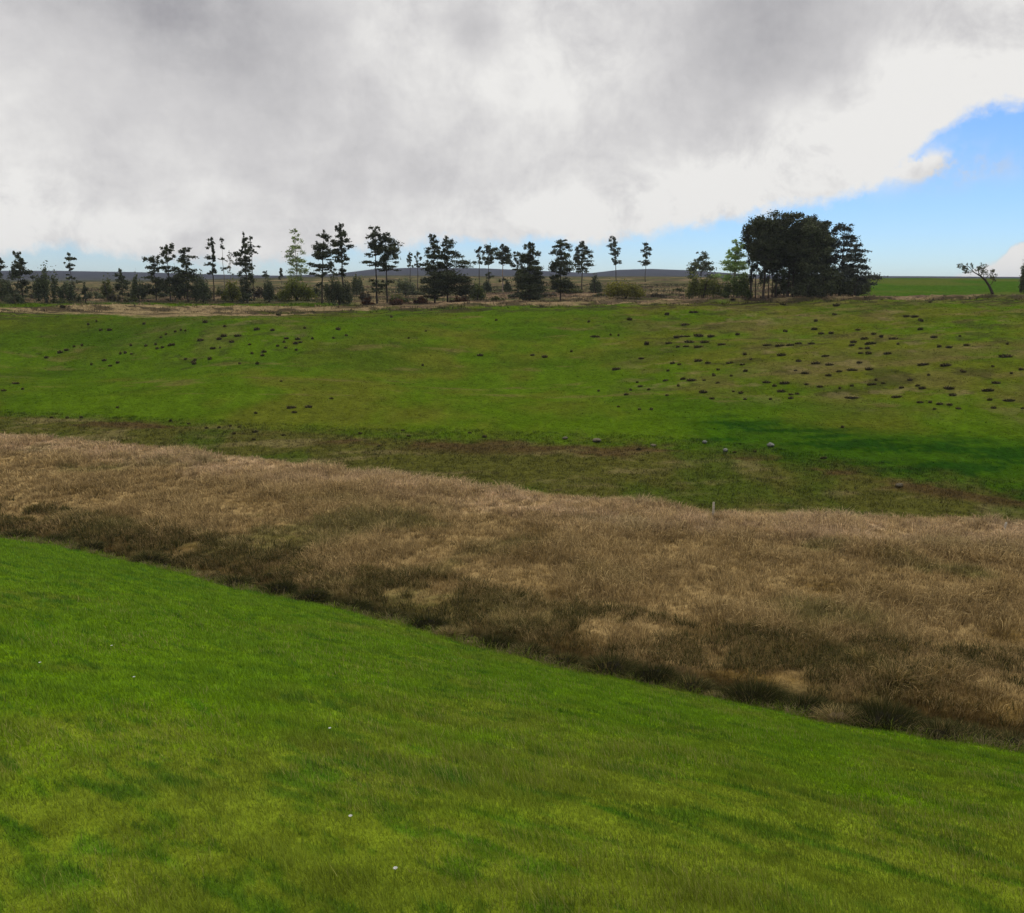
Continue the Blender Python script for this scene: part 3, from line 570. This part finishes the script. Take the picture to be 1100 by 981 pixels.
# ------------------------------------------------------------------ rushes along the ditch
def edge_at(px, row, off):
    A = np.linspace(-33, 33, 1400); R_, Z_ = knots(A); X = R_[:, 2]*np.sin(np.radians(A)); Y = R_[:, 2]*np.cos(np.radians(A)); Z = Z_[:, 2]
    a = float(np.interp(px, 550+F*X/(Y*cp-Z*sp), A))
    r_ = float(knots(a)[0][2])+off; z_ = float(field(np.array([a]), np.array([r_]))[0][0])
    return r_*math.sin(math.radians(a)), r_*math.cos(math.radians(a)), z_, r_
def clump_mesh(name, w, h, n, cols, weights, m, wmin=.014, seed=0, mound=None, tipk=1.3, parent=None, droop=.9):
    rs_ = np.random.default_rng(seed)
    az = rs_.uniform(0, 6.28, n); rad = np.sqrt(rs_.uniform(0, 1, n))*w*.33
    P = np.stack([np.cos(az)*rad*1.1, np.sin(az)*rad*.75, np.full(n, -.12*h)], -1)
    az2 = az+rs_.normal(0, .5, n)
    hh = h*rs_.uniform(.65, 1.15, n)*(1-.25*rad/(w*.33)); lean = np.clip(rad/(w*.33)*droop*.75+rs_.uniform(0, .3, n), 0, .97)
    idx = rs_.choice(len(cols), n, p=weights); c = np.asarray(cols)[idx]*rs_.uniform(.6, 1.4, n)[:, None]
    V, f, cc = blades(P, hh*1.15, np.full(n, wmin)*rs_.uniform(.7, 1.5, n), az2, lean, c, True, tipk)
    if mound is not None:
        u = np.linspace(0, 2*math.pi, 15)[:-1]; rings = []
        for k, (rr, zz) in enumerate([(1, -.2), (.95, .1), (.75, .35), (.4, .5), (.02, .56)]):
            rings.append(np.stack([np.cos(u)*rr*w*.42*(1+.1*rs_.normal(size=14)), np.sin(u)*rr*w*.32*(1+.1*rs_.normal(size=14)), np.full(14, zz*h)*(1+.08*rs_.normal(size=14))], -1))
        MV = np.concatenate(rings); i = np.arange(4)[:, None]*14; j = np.arange(14)[None]; j2 = (j+1) % 14
        MQ = np.stack([i+j, i+j2, i+14+j2, i+14+j], -1).reshape(-1, 4)
        off = len(V); V = np.vstack([V, MV]); f = f+[MQ+off]; cc = np.vstack([cc, np.tile(np.array(mound), (len(MV), 1))*rs_.uniform(.7, 1.3, (len(MV), 1))])
    return mesh(name, V, f, cc, m, False, parent)
RUSHC = [C(.034, .036, .010), C(.105, .100, .032), C(.26, .185, .07)]
def place(o, px, row, dz=0, rot=None, rmin=6):
    x, y, z, r = hit(px, row, rmin); o.location = (x, y, z+dz); o.rotation_euler[2] = rot if rot is not None else random.uniform(-.5, .5); return r
rush = [(18, 578, 22, 12, 'first rush clump at the left end of the ditch'), (60, 586, 26, 13, 'dark rush clump near the left end of the ditch'), (98, 592, 20, 12, 'small rush clump a little right of the ditch\'s left end'), (160, 605, 30, 15, 'rush clump on the ditch left of the pale dead tuft'),
        (252, 628, 30, 15, 'rush clump just right of the pale dead tuft'), (300, 640, 30, 16, 'dark rush clump, first right of the small pale posts of dead grass'), (335, 645, 30, 18, 'dark rush clump overhanging the ditch below the brown flat'),
        (378, 654, 34, 18, 'wide dark rush clump where the ditch starts to bend'), (420, 660, 28, 16, 'rush clump midway between the bend and the bare soil slip'), (458, 668, 36, 22, 'black-green rush clump left of the bare soil slip'),
        (530, 696, 34, 22, 'dark rush clump right of the bare soil slip'), (568, 704, 34, 20, 'grey-green rush clump, second right of the soil slip'), (604, 714, 34, 20, 'rush clump, third right of the soil slip'), (655, 724, 46, 26, 'broad olive rush clump at the middle of the ditch'),
        (700, 735, 42, 26, 'dark rush clump right of the broad olive one'), (742, 742, 40, 24, 'rush clump left of the pale bare patch on the bank'), (808, 756, 66, 30, 'large dark rounded rush clump on the near bank'), (862, 764, 58, 34, 'large dark rush clump beside the straw-coloured one'),
        (946, 782, 74, 40, 'darkest rush clump, with a black hollow under it'), (1040, 800, 96, 26, 'long low grey-green rush clump near the right edge'), (1010, 780, 50, 24, 'brown-tipped rush clump behind the long low one'), (1088, 790, 50, 26, 'rush clump cut off by the right edge of the photo')]
for i, (px, row, w, h, lb) in enumerate(rush):
    r = hit(px, row)[3]; k = r/F
    big = w > 54
    wts = [.85, .12, .03] if 'dark' in lb or 'black' in lb else [.55, .33, .12]
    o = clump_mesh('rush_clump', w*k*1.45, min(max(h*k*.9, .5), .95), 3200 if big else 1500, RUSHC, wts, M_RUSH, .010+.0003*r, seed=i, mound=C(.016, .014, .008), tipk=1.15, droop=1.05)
    x, y, z, r = edge_at(px, row, float(rng.uniform(0, .35))); z = max(z, CZ-15.45); o.rotation_euler[2] = float(rng.uniform(-.4, .4)); o.scale = (1, float(rng.uniform(.7, 1.1)), float(rng.uniform(.85, 1.25))); o.location = (x, y, z-.05); tag(o, lb, 'rush clump', 'rush clumps along the ditch')
for i, (px, row, w, h, lb) in enumerate([(222, 624, 24, 14, 'pale bleached dead grass tuft on the ditch edge at left'), (302, 640, 8, 9, 'small upright pale tuft at the edge of the green field, left of the other'), (332, 645, 8, 11, 'small upright pale tuft at the edge of the green field, right of the other'),
                                         (900, 776, 40, 28, 'straw-coloured drooping tuft between the two darkest rush clumps'), (770, 748, 34, 10, 'flat pale dead grass on the bank left of the large rounded rush clump'), (483, 668, 16, 18, 'leaning pale stalks above the bare soil slip')]):
    r = hit(px, row)[3]; k = r/F
    o = clump_mesh('grass_tuft', w*k*1.1, h*k, 900, [C(.36, .27, .11), C(.26, .19, .07), C(.10, .09, .03)], [.35, .35, .3], M_DEAD, .012+.0003*r, seed=60+i, mound=C(.15, .11, .06))
    x, y, z, r = edge_at(px, row, -.25); o.scale = (1, .8, .8); o.location = (x, y, z-.03); tag(o, lb, 'grass tuft', 'pale tufts on the ditch edge')
# more, smaller clumps scattered through the brown flat
for i in range(24):
    px = rng.uniform(10, 1090); t = rng.uniform(.03, .4)**1.2
    r1 = np.interp(px, [0, 500, 1100], [560, 665, 765]); r2 = np.interp(px, [0, 500, 1100], [490, 550, 590])
    row = r1*(1-t)+r2*t; x, y, z, r = hit(px, row)
    if i < 8: o0 = clump_mesh('sedge_tussock', 1.5, .62, 360, [C(.08, .075, .02), C(.15, .11, .035), C(.34, .24, .09)], [.4, .35, .25], M_RUSH, .026, seed=100+i); o = o0; protos = globals().setdefault('PR', []); protos.append(o)
    else: o = PR[i % 8].copy(); COL.objects.link(o)
    sc = rng.uniform(.5, 1.15); o.scale = (sc*1.2, sc, sc*.9); o.location = (x, y, z-.03); o.rotation_euler[2] = rng.uniform(0, 6.28)
    hz = ['left edge', 'left quarter', 'left of the middle', 'middle', 'right of the middle', 'right quarter', 'right edge'][int(px/1100*6.999)]
    vz = 'ditch' if t < .28 else ('middle of the flat' if t < .55 else 'far side of the flat')
    tag(o, f'dark sedge tussock, {vz}, {hz} of photo', 'sedge tussock', 'sedge tussocks in the brown flat')

# ------------------------------------------------------------------ bare soil slip, stones, post, flowers
def rock(name, w, h, d, col, m, seed):
    import bmesh
    bm = bmesh.new(); bmesh.ops.create_icosphere(bm, subdivisions=3, radius=.5)
    for v in bm.verts:
        p = v.co; n = vnoise(p.x*3+seed, p.y*3+p.z*2.3, seed)-.5; n2 = vnoise(p.x*8+seed, p.z*8+p.y*5, seed+3)-.5
        v.co = p*(1+.45*float(n)+.15*float(n2)); v.co.x *= w; v.co.y *= d; v.co.z *= h
    V = np.array([v.co[:] for v in bm.verts]); T = np.array([[v.index for v in f.verts] for f in bm.faces]); bm.free()
    c = np.array(col)*(.75+.5*vnoise(V[:, 0]*6+seed, V[:, 2]*6, 2))[:, None]
    return mesh(name, V, T, c, m)
x, y, z, r = hit(504, 690); k = r/F
x, y, z, r = edge_at(504, 690, .1); o = rock('soil_slip', 26*k, 16*k, 1.1, C(.30, .19, .12), M_SOIL, 3); o.location = (x, y, z-.1); tag(o, 'small reddish bare soil slip in the ditch bank at the edge of the green field', 'soil slip')
for i, (px, row, w, h, c, lb) in enumerate([(641, 472, 13, 7, C(.34, .29, .2), 'rounded pale stone, the most prominent at the foot of the green slope'), (607, 470, 9, 5, C(.34, .29, .2), 'low pale stone left of the prominent one at the slope foot'), (702, 478, 10, 4, C(.34, .29, .2), 'flat pale stone right of the prominent one at the slope foot'),
                                             (757, 474, 7, 6, C(.42, .42, .38), 'small whitish stone on the lower slope left of its companions'), (779, 483, 8, 7, C(.42, .42, .38), 'whitish stone in the middle of the three at the lower right slope'), (828, 477, 12, 7, C(.42, .42, .38), 'widest whitish stone at the right of the three on the lower slope'),
                                             (4, 470, 8, 7, C(.34, .3, .22), 'pale stone at the left edge where the tan grass band begins'), (966, 521, 12, 6, C(.27, .23, .15), 'pale brown boulder beside the dark sedge on the right of the rough band')]):
    x, y, z, r = hit(px, row+h*.4); k = r/F
    o = rock('field_stone', w*k*.75, h*k*.55, w*k*.6, c*.5, M_STONE, 10+i); o.location = (x, y, z+h*k*.25); o.rotation_euler[2] = i; tag(o, lb, 'stone', 'pale stones at the slope foot')
def post(px, row, hpx, lb, lean):
    x, y, z, r = hit(px, row); k = r/F; g = Geo(); H = hpx*k
    g.tube([[0, 0, -.2], [0, 0, H*.5], [lean*H, 0, H*.97], [lean*H, 0, H]], [.085, .08, .075, .045], 8, C(.5, .45, .36))
    g.add(np.array([[lean*H+.045*math.cos(a), .045*math.sin(a), H+.002] for a in np.arange(8)*math.pi/4]), None, np.array([[0, i, i+1] for i in range(1, 7)]), C(.5, .45, .36))
    o = g.build('fence_post', M_WOOD); o.location = (x, y, z); tag(o, lb, 'fence post', 'old posts in the dead grass')
post(766, 554, 15, 'pale weathered post standing alone in the dead grass, the brighter one', 0)
post(1079, 571, 9, 'short weathered post in the dead grass near the right edge', .08)
for i, (px, row, lb) in enumerate([(43, 718, 'leftmost in the field'), (120, 699, 'highest up of the left ones'), (144, 734, 'brightest of the left ones'), (354, 790, 'alone in the middle of the field'), (424, 946, 'low in the foreground'), (376, 888, 'beside a darker green patch in the foreground')]):
    x, y, z, r = hit(px, row); g = Geo()
    g.tube([[0, 0, 0], [.005, 0, .06], [.01, 0, .13]], [.003, .003, .002], 4, C(.08, .14, .02))
    root = tag(empty('daisy', (x, y, z)), 'tiny white daisy, '+lb, 'flower', 'white daisies in the near field')
    g.build('stem', M_GRASS, root); p = Geo()
    for q in range(9):
        a = q*2*math.pi/9; ca, sa = math.cos(a), math.sin(a); R_ = .022+.0004*r
        p.add(np.array([[.01-sa*.003, ca*.003, .13], [.01+ca*R_*.6-sa*.008, -0+sa*R_*.6+ca*.008, .14], [.01+ca*R_, sa*R_, .138], [.01+ca*R_*.6+sa*.008, sa*R_*.6-ca*.008, .14]]), np.array([[0, 3, 2, 1]]), None, C(.8, .8, .78))
    p.build('petals', M_PETAL, root)

# ------------------------------------------------------------------ tussocks on the slope
L3 = [(45,75,40),(20,115,30),(430,128,25),(452,142,25),(484,142,22),(570,132,20),(15,152,50),(60,150,40),(100,154,30),(30,170,40),(80,171,36),(280,180,36),(320,182,40),(352,180,34),(380,175,30),(420,175,28),(185,145,20),(135,178,35),(20,184,25),(60,186,40),
 (208,210,18),(325,212,36),(60,230,35),(90,237,25),(160,237,30),(200,242,24),(380,230,25),(435,238,40),(478,243,30),(465,215,30),(590,160,30),(555,170,25),(610,175,45),(600,190,20),(683,160,40),(620,145,20),(603,207,25),(665,206,32),(726,88,28),(752,89,28),(772,103,15),
 (812,155,25),(860,187,28),(917,180,25),(1040,216,50),(780,242,55),(850,245,45),(605,257,32),(550,260,40),(510,264,25),(475,277,25),(400,270,30),(795,275,12),(1000,248,12),(1090,258,18),(12,288,18),(38,292,40),(78,292,14),(108,273,12),(165,278,10),(122,300,20),
 (278,298,32),(303,310,18),(335,302,40),(405,305,18),(448,312,25),(550,310,16),(650,302,18),(620,305,20),(775,318,28),(760,310,20),(708,316,20),(860,318,36),(872,340,30),(1010,300,32),(985,325,45),(75,330,35),(103,350,25),(172,327,14),(325,328,35),(375,336,18),(355,350,22),
 (550,348,55),(693,346,45),(768,363,25),(800,363,16),(830,367,26),(862,370,24),(1052,357,42),(1095,382,12),(1003,380,20),(520,442,15),(240,520,14),(175,522,16),(460,540,30),(990,355,20),(890,382,20),(170,35,22),(330,50,24),(800,42,16),(500,55,26)]
LM = [(205,157,10),(433,212,28),(600,212,20),(640,218,24),(780,105,12),(910,98,22),(1030,82,20),(1085,114,25),(800,153,40),(850,147,10),(875,149,9),(965,178,22),(1035,174,26),(1065,186,20),(1060,157,25),(948,222,24),(1048,238,22),(1033,262,14),(868,257,36),(1080,288,22),(1066,310,12),
 (935,298,10),(945,312,25),(972,322,14),(914,323,12),(900,338,20),(1030,340,15),(812,326,10),(875,376,12),(942,385,10),(980,385,16),(187,452,16),(205,470,14),(110,502,10),(50,462,10),(447,473,22),(400,460,12),(250,245,10),(725,200,12),(485,100,12),(260,135,10),(150,90,12),(940,512,24)]
LL = [(200,60,20),(282,115,10),(308,104,8),(322,132,14),(350,132,20),(460,112,12),(655,107,20),(530,146,10),(560,137,12),(592,134,8),(578,132,8),(148,221,16),(192,204,20),(212,196,18),(237,185,10),(262,182,10),(292,242,9),(333,229,18),(353,246,16),(376,236,14),(385,208,8),(400,206,12),(418,182,10),
 (420,208,8),(466,182,12),(497,178,10),(519,187,14),(540,182,12),(555,180,10),(12,325,20),(50,302,26),(72,320,9),(805,207,12),(838,213,16),(822,240,16),(765,239,10),(887,183,14),(907,170,12),(912,188,14),(960,170,16),(998,160,12),(1065,158,12),(870,132,18),(973,125,12),(1080,130,20),(797,178,14),
 (898,295,9),(1058,350,18),(817,397,14),(375,379,10),(260,412,16),(215,413,8),(165,412,8),(545,423,8),(603,431,8),(660,445,12),(700,443,10),(735,438,10),(764,441,12),(748,463,12),(815,457,28),(810,482,18),(930,380,40),(985,378,30),(940,395,24),(905,468,12),(700,160,20),(740,170,24),(680,190,24),(620,240,18),(670,225,18),
 (715,152,26),(760,150,30),(640,165,26),(820,130,24)]
TP = []
for i in range(10):
    o = clump_mesh('tussock', 1.0, .42, 150, [C(.034, .036, .012), C(.075, .068, .022), C(.26, .20, .095)], [.60, .20, .20], M_RUSH, .05, seed=300+i, mound=C(.028, .024, .013), tipk=1.9)
    TP.append(o)
lmk = [(1, 'the photo left edge'), (25, 'the two leftmost pines'), (79, 'the lone ragged pine'), (132, 'the small pointed tree'), (190, 'the dense dark row of pines'), (235, 'the pole-like tree'), (270, 'the spire-topped pine'), (320, 'the pale larch'), (368, 'the tallest pine on the left'), (410, 'the tall close pair of pines'),
       (474, 'the wide dark pair of pines'), (530, 'the far trio of pines'), (569, 'the conical fir'), (603, 'the hook-topped pine'), (625, 'the pointed pine'), (661, 'the left skyline pine'), (694, 'the right lone skyline pine'), (720, 'the gap before the copse'), (752, 'the olive hawthorn bush'), (788, 'the pale birch'), (815, 'the left part of the copse'), (846, 'the copse\'s highest dome'),
       (872, 'the middle of the copse'), (900, 'the gapped copse pine'), (928, 'the right end of the copse'), (960, 'the field beside the copse'), (1000, 'the open skyline'), (1035, 'the leaning tree tip'), (1066, 'the leaning tree foot'), (1094, 'the photo right edge')]
allt = [(730+a/2.973, 310+b/2.973, w/2.973) for a, b, w in L3]+[(370+a/2.973, 310+b/2.973, w/2.973) for a, b, w in LM]+[(a/2.973, 310+b/2.973, w/2.973) for a, b, w in LL]
rt = np.random.default_rng(99)
while len(allt) < 268:
    if rt.uniform() < .75: px_, row_ = rt.uniform(700, 1095), rt.normal(388, 30)
    else: px_, row_ = rt.normal(240, 80), rt.normal(368, 14)
    if 332 < row_ < 445 and px_ > 5: allt.append((px_, row_, rt.uniform(2.5, 8)))
allt.sort(key=lambda q: q[1])
for i, (px, row, w) in enumerate(allt):
    x, y, z, r = hit(px, row+1.0); k = r/F
    o = TP[i] if i < 10 else TP[i % 10].copy()
    if i >= 10: COL.objects.link(o)
    W = max(.45, w*k*.9); hpx = 3.2 if w > 6 else 2.9
    o.scale = (W, min(W, 1.3)*rng.uniform(.7, 1), hpx*k/.42*rng.uniform(.8, 1.25)); o.location = (x, y, z-.02); o.rotation_euler[2] = rng.uniform(-.3, .3)+(math.pi if rng.uniform() > .5 else 0)
    lm = min(lmk, key=lambda q: abs(q[0]-px))[1]
    band = ['topmost', 'upper', 'upper middle', 'middle', 'lower middle', 'lower', 'bottom'][int(np.clip((row-325)/(480-325)*7, 0, 6))]
    sz = 'small' if w < 5 else ('long low' if w > 11 else 'mid-sized')
    tag(o, f'{sz} dark tussock, {band} slope, below {lm}', 'tussock', 'dark tussocks dotted over the green slope')

# ------------------------------------------------------------------ camera
cam = bpy.data.cameras.new('camera'); co = bpy.data.objects.new('camera', cam); COL.objects.link(co)
cam.sensor_fit = 'HORIZONTAL'; cam.sensor_width = 36; cam.lens = 36*F/1100; cam.clip_start = .1; cam.clip_end = 30000
co.location = (0, 0, CZ); co.rotation_euler = (math.pi/2-PITCH, 0, 0); S.camera = co

# ------------------------------------------------------------------ light
SUN_EL, SUN_AZ = 50, 25            # ahead of the viewer and a little right
sl = bpy.data.lights.new('sun', 'SUN'); sl.energy = 1.5; sl.angle = math.radians(10); sl.color = (1, .95, .87)
so = bpy.data.objects.new('sun', sl); COL.objects.link(so)
so.rotation_euler = (math.radians(90-SUN_EL), 0, math.radians(180-SUN_AZ)); so.location = (0, 0, 100)

w = bpy.data.worlds.new('World'); S.world = w; w.use_nodes = True; nt = w.node_tree; N = nt.nodes; L = nt.links; N.clear()
def nd(t, **k):
    n = N.new(t)
    for a, v in k.items(): setattr(n, a, v)
    return n
def mth(op, a, b=None, c=None, clamp=False):
    n = N.new('ShaderNodeMath'); n.operation = op; n.use_clamp = clamp
    for i, v in enumerate([a, b, c]):
        if v is None: continue
        if isinstance(v, (int, float)): n.inputs[i].default_value = v
        else: L.new(v, n.inputs[i])
    return n.outputs[0]
def smooth(v, a, b, lo=0., hi=1.):
    n = N.new('ShaderNodeMapRange'); n.interpolation_type = 'SMOOTHSTEP'
    n.inputs[1].default_value = a; n.inputs[2].default_value = b; n.inputs[3].default_value = lo; n.inputs[4].default_value = hi; L.new(v, n.inputs[0]); return n.outputs[0]
out = nd('ShaderNodeOutputWorld'); sky = nd('ShaderNodeTexSky', sky_type='NISHITA'); sky.sun_disc = False; sky.sun_elevation = math.radians(SUN_EL); sky.sun_rotation = math.radians(SUN_AZ)
sky.air_density = 1.0; sky.dust_density = 0.; sky.ozone_density = 4.
bgs = nd('ShaderNodeBackground'); bgs.inputs[1].default_value = .073; tn = nd('ShaderNodeVectorMath', operation='MULTIPLY'); tn.inputs[1].default_value = (.78, .96, 1.25); L.new(sky.outputs[0], tn.inputs[0]); L.new(tn.outputs[0], bgs.inputs[0])
tc = nd('ShaderNodeTexCoord'); sep = nd('ShaderNodeSeparateXYZ'); L.new(tc.outputs['Generated'], sep.inputs[0]); X_, Y_, Z_ = sep.outputs
az = mth('MULTIPLY', mth('ARCTAN2', X_, Y_), 180/math.pi); el = mth('MULTIPLY', mth('ARCSINE', Z_), 180/math.pi)
zz = mth('ADD', mth('MAXIMUM', Z_, 0.), .13)
comb = nd('ShaderNodeCombineXYZ'); L.new(mth('DIVIDE', X_, zz), comb.inputs[0]); L.new(mth('DIVIDE', Y_, zz), comb.inputs[1]); L.new(mth('MULTIPLY', Z_, 3.), comb.inputs[2])
def noise(scale, detail=7, rough=.55, vec=None, dist=0., off=(0, 0, 0)):
    n = N.new('ShaderNodeTexNoise'); n.inputs['Scale'].default_value = scale; n.inputs['Detail'].default_value = detail; n.inputs['Roughness'].default_value = rough; n.inputs['Distortion'].default_value = dist
    mp = N.new('ShaderNodeMapping'); mp.inputs['Location'].default_value = off; L.new(vec or comb.outputs[0], mp.inputs[0]); L.new(mp.outputs[0], n.inputs['Vector']); return n.outputs[0]
# sky position in degrees for local features
cd = nd('ShaderNodeCombineXYZ'); L.new(az, cd.inputs[0]); L.new(el, cd.inputs[1])
nA = noise(.75, 8, .55, dist=.4, off=(3.3, 1.2, 0)); nB = noise(.34, 11, .66, vec=cd.outputs[0], off=(5, 9, 0)); nC = noise(.10, 6, .5, vec=cd.outputs[0], dist=.2, off=(1, 4, 2))
# lower edge of the cloud deck against azimuth
edge = [(0, 273), (60, 272), (110, 275), (160, 284), (300, 286), (360, 272), (420, 268), (520, 262), (600, 262), (680, 258), (740, 246), (800, 235), (850, 226), (900, 218), (935, 206), (955, 190), (985, 168), (1010, 142), (1050, 122), (1100, 104), (1180, 60)]
fc = nd('ShaderNodeFloatCurve'); cu = fc.mapping.curves[0]; pts = [((ang(px, row)[0]+40)/80, math.degrees(math.atan(ang(px, row)[1]))/30) for px, row in edge]
cu.points[0].location = (0, pts[0][1]); cu.points[1].location = (1, pts[-1][1])
for q in pts: cu.points.new(*q)
for q in cu.points: q.handle_type = 'AUTO_CLAMPED'
fc.mapping.update(); azn = mth('DIVIDE', mth('ADD', az, 40.), 80., clamp=True); L.new(azn, fc.inputs['Value']); el0 = mth('MULTIPLY', fc.outputs[0], 30.)
d = mth('SUBTRACT', el, el0); d = mth('ADD', d, mth('MULTIPLY', mth('SUBTRACT', nB, .5), 3.4)); deck = smooth(d, -.35, .75)
# cumulus head low on the right
a2, t2 = ang(1100, 262); cum_edge = [(1020, 302), (1032, 296), (1050, 286), (1075, 276), (1088, 262), (1105, 257), (1140, 240), (1180, 250)]
fc2 = nd('ShaderNodeFloatCurve'); cu = fc2.mapping.curves[0]; pts = [((ang(px, row)[0]-20)/30, math.degrees(math.atan(ang(px, row)[1]))/10+.2) for px, row in cum_edge]
cu.points[0].location = (0, .1); cu.points[1].location = (1, .3)
for q in pts: cu.points.new(*q)
fc2.mapping.update(); L.new(mth('DIVIDE', mth('SUBTRACT', az, 20.), 30., clamp=True), fc2.inputs['Value'])
e2 = mth('MULTIPLY', mth('SUBTRACT', fc2.outputs[0], .2), 10.)
nD = noise(1.3, 5, .5, vec=cd.outputs[0], off=(2, 2, 0))
cum = smooth(mth('ADD', mth('SUBTRACT', e2, el), mth('MULTIPLY', mth('SUBTRACT', nD, .5), .9)), -.12, .22)
# wisps near the edge of the deck
def blob(px, row, sx, sy, tilt=0.):
    a, t = ang(px, row); e = math.degrees(math.atan(t)); dx = mth('SUBTRACT', az, a); dy = mth('SUBTRACT', mth('SUBTRACT', el, e), mth('MULTIPLY', dx, tilt))
    q = mth('ADD', mth('POWER', mth('DIVIDE', dx, sx), 2.), mth('POWER', mth('DIVIDE', dy, sy), 2.)); return mth('EXPONENT', mth('MULTIPLY', q, -1.))
wisp = mth('MULTIPLY', mth('ADD', blob(1015, 180, 3.2, .8), mth('MULTIPLY', blob(960, 178, 3.5, 1.2), .8)), smooth(nB, .38, .6, .1, .95), clamp=True)
veil = mth('MULTIPLY', smooth(el, 1.2, 5.0, 1., 0.), smooth(az, 2., 14., .15, 0.))         # thin haze-white low down at the left
mask = mth('MAXIMUM', mth('MAXIMUM', deck, cum), mth('MAXIMUM', wisp, veil))
# cloud brightness
br = mth('ADD', .625, mth('MULTIPLY', mth('SUBTRACT', nA, .5), .34))
nE = noise(.20, 11, .68, vec=cd.outputs[0], dist=.25, off=(7, 3, 1))
br = mth('ADD', br, mth('MULTIPLY', mth('SUBTRACT', nE, .5), .38))
br = mth('ADD', br, mth('MULTIPLY', mth('SUBTRACT', nC, .5), .22))
br = mth('ADD', br, mth('MULTIPLY', mth('SUBTRACT', nB, .5), .22))
for px, row, sx, sy, tl, am in [(210, 0, 8, 3.0, 0, -.17), (830, 35, 5, 3.6, 0, -.18), (505, 32, 1.4, 1.2, 0, -.20), (280, 95, 6, 3, 0, -.08), (60, 40, 9, 4, 0, -.05), (820, 190, 12, 2.2, .25, .14), (950, 130, 8, 3, .5, .18), (560, 70, 5, 4.5, 0, .07), (420, 30, 4, 3, 0, .12), (620, 220, 9, 1.2, .1, .16), (15, 220, 4, 2.5, 0, .16), (1000, 20, 6, 3, 0, .05), (60, 262, 10, 1.6, 0, .12), (660, 30, 4, 4, 0, .08)]:
    br = mth('ADD', br, mth('MULTIPLY', mth('MULTIPLY', blob(px, row, sx*1.3, sy*1.3, tl), smooth(nE, .25, .65, .35, 1.25)), am))
br = mth('ADD', br, mth('MULTIPLY', cum, .22))
br = mth('MINIMUM', mth('MAXIMUM', br, .30), .80)
cr_ = nd('ShaderNodeValToRGB'); cr_.color_ramp.elements[0].position = .3; cr_.color_ramp.elements[0].color = (.300, .296, .320, 1); cr_.color_ramp.elements[1].position = .9; cr_.color_ramp.elements[1].color = (.90, .89, .86, 1)
m_ = cr_.color_ramp.elements.new(.6); m_.color = (.60, .59, .595, 1); L.new(br, cr_.inputs[0])
bgc = nd('ShaderNodeBackground'); bgc.inputs[1].default_value = .84; L.new(cr_.outputs[0], bgc.inputs[0])
ms = nd('ShaderNodeMixShader'); L.new(mask, ms.inputs[0]); L.new(bgs.outputs[0], ms.inputs[1]); L.new(bgc.outputs[0], ms.inputs[2]); L.new(ms.outputs[0], out.inputs[0])

# ------------------------------------------------------------------ haze
hv = [(sx*7600, sy*7600, z) for z in (-175, 95) for sx, sy in ((-1, -1), (1, -1), (1, 1), (-1, 1))]
hm = bpy.data.materials.new('haze_air'); hm.use_nodes = True; hm.node_tree.nodes.clear(); ho = hm.node_tree.nodes.new('ShaderNodeOutputMaterial'); pv = hm.node_tree.nodes.new('ShaderNodeVolumePrincipled')
pv.inputs['Color'].default_value = (.80, .88, 1, 1); pv.inputs['Density'].default_value = .00010; hm.node_tree.links.new(pv.outputs[0], ho.inputs['Volume'])
tag(mesh('haze', np.array(hv, float), np.array([[0, 3, 2, 1], [4, 5, 6, 7], [0, 1, 5, 4], [1, 2, 6, 5], [2, 3, 7, 6], [3, 0, 4, 7]]), None, hm), 'thin blue air haze over the far moor', 'haze', kind='stuff')

# ------------------------------------------------------------------ render settings
S.render.engine = 'CYCLES'; S.view_settings.view_transform = 'Standard'; S.view_settings.look = 'None'; S.view_settings.exposure = 0.35; S.view_settings.gamma = 1
S.render.resolution_x = 1024; S.render.resolution_y = 913
S.cycles.max_bounces = 5; S.cycles.diffuse_bounces = 3; S.cycles.transparent_max_bounces = 4; S.cycles.transmission_bounces = 3; S.cycles.volume_bounces = 0
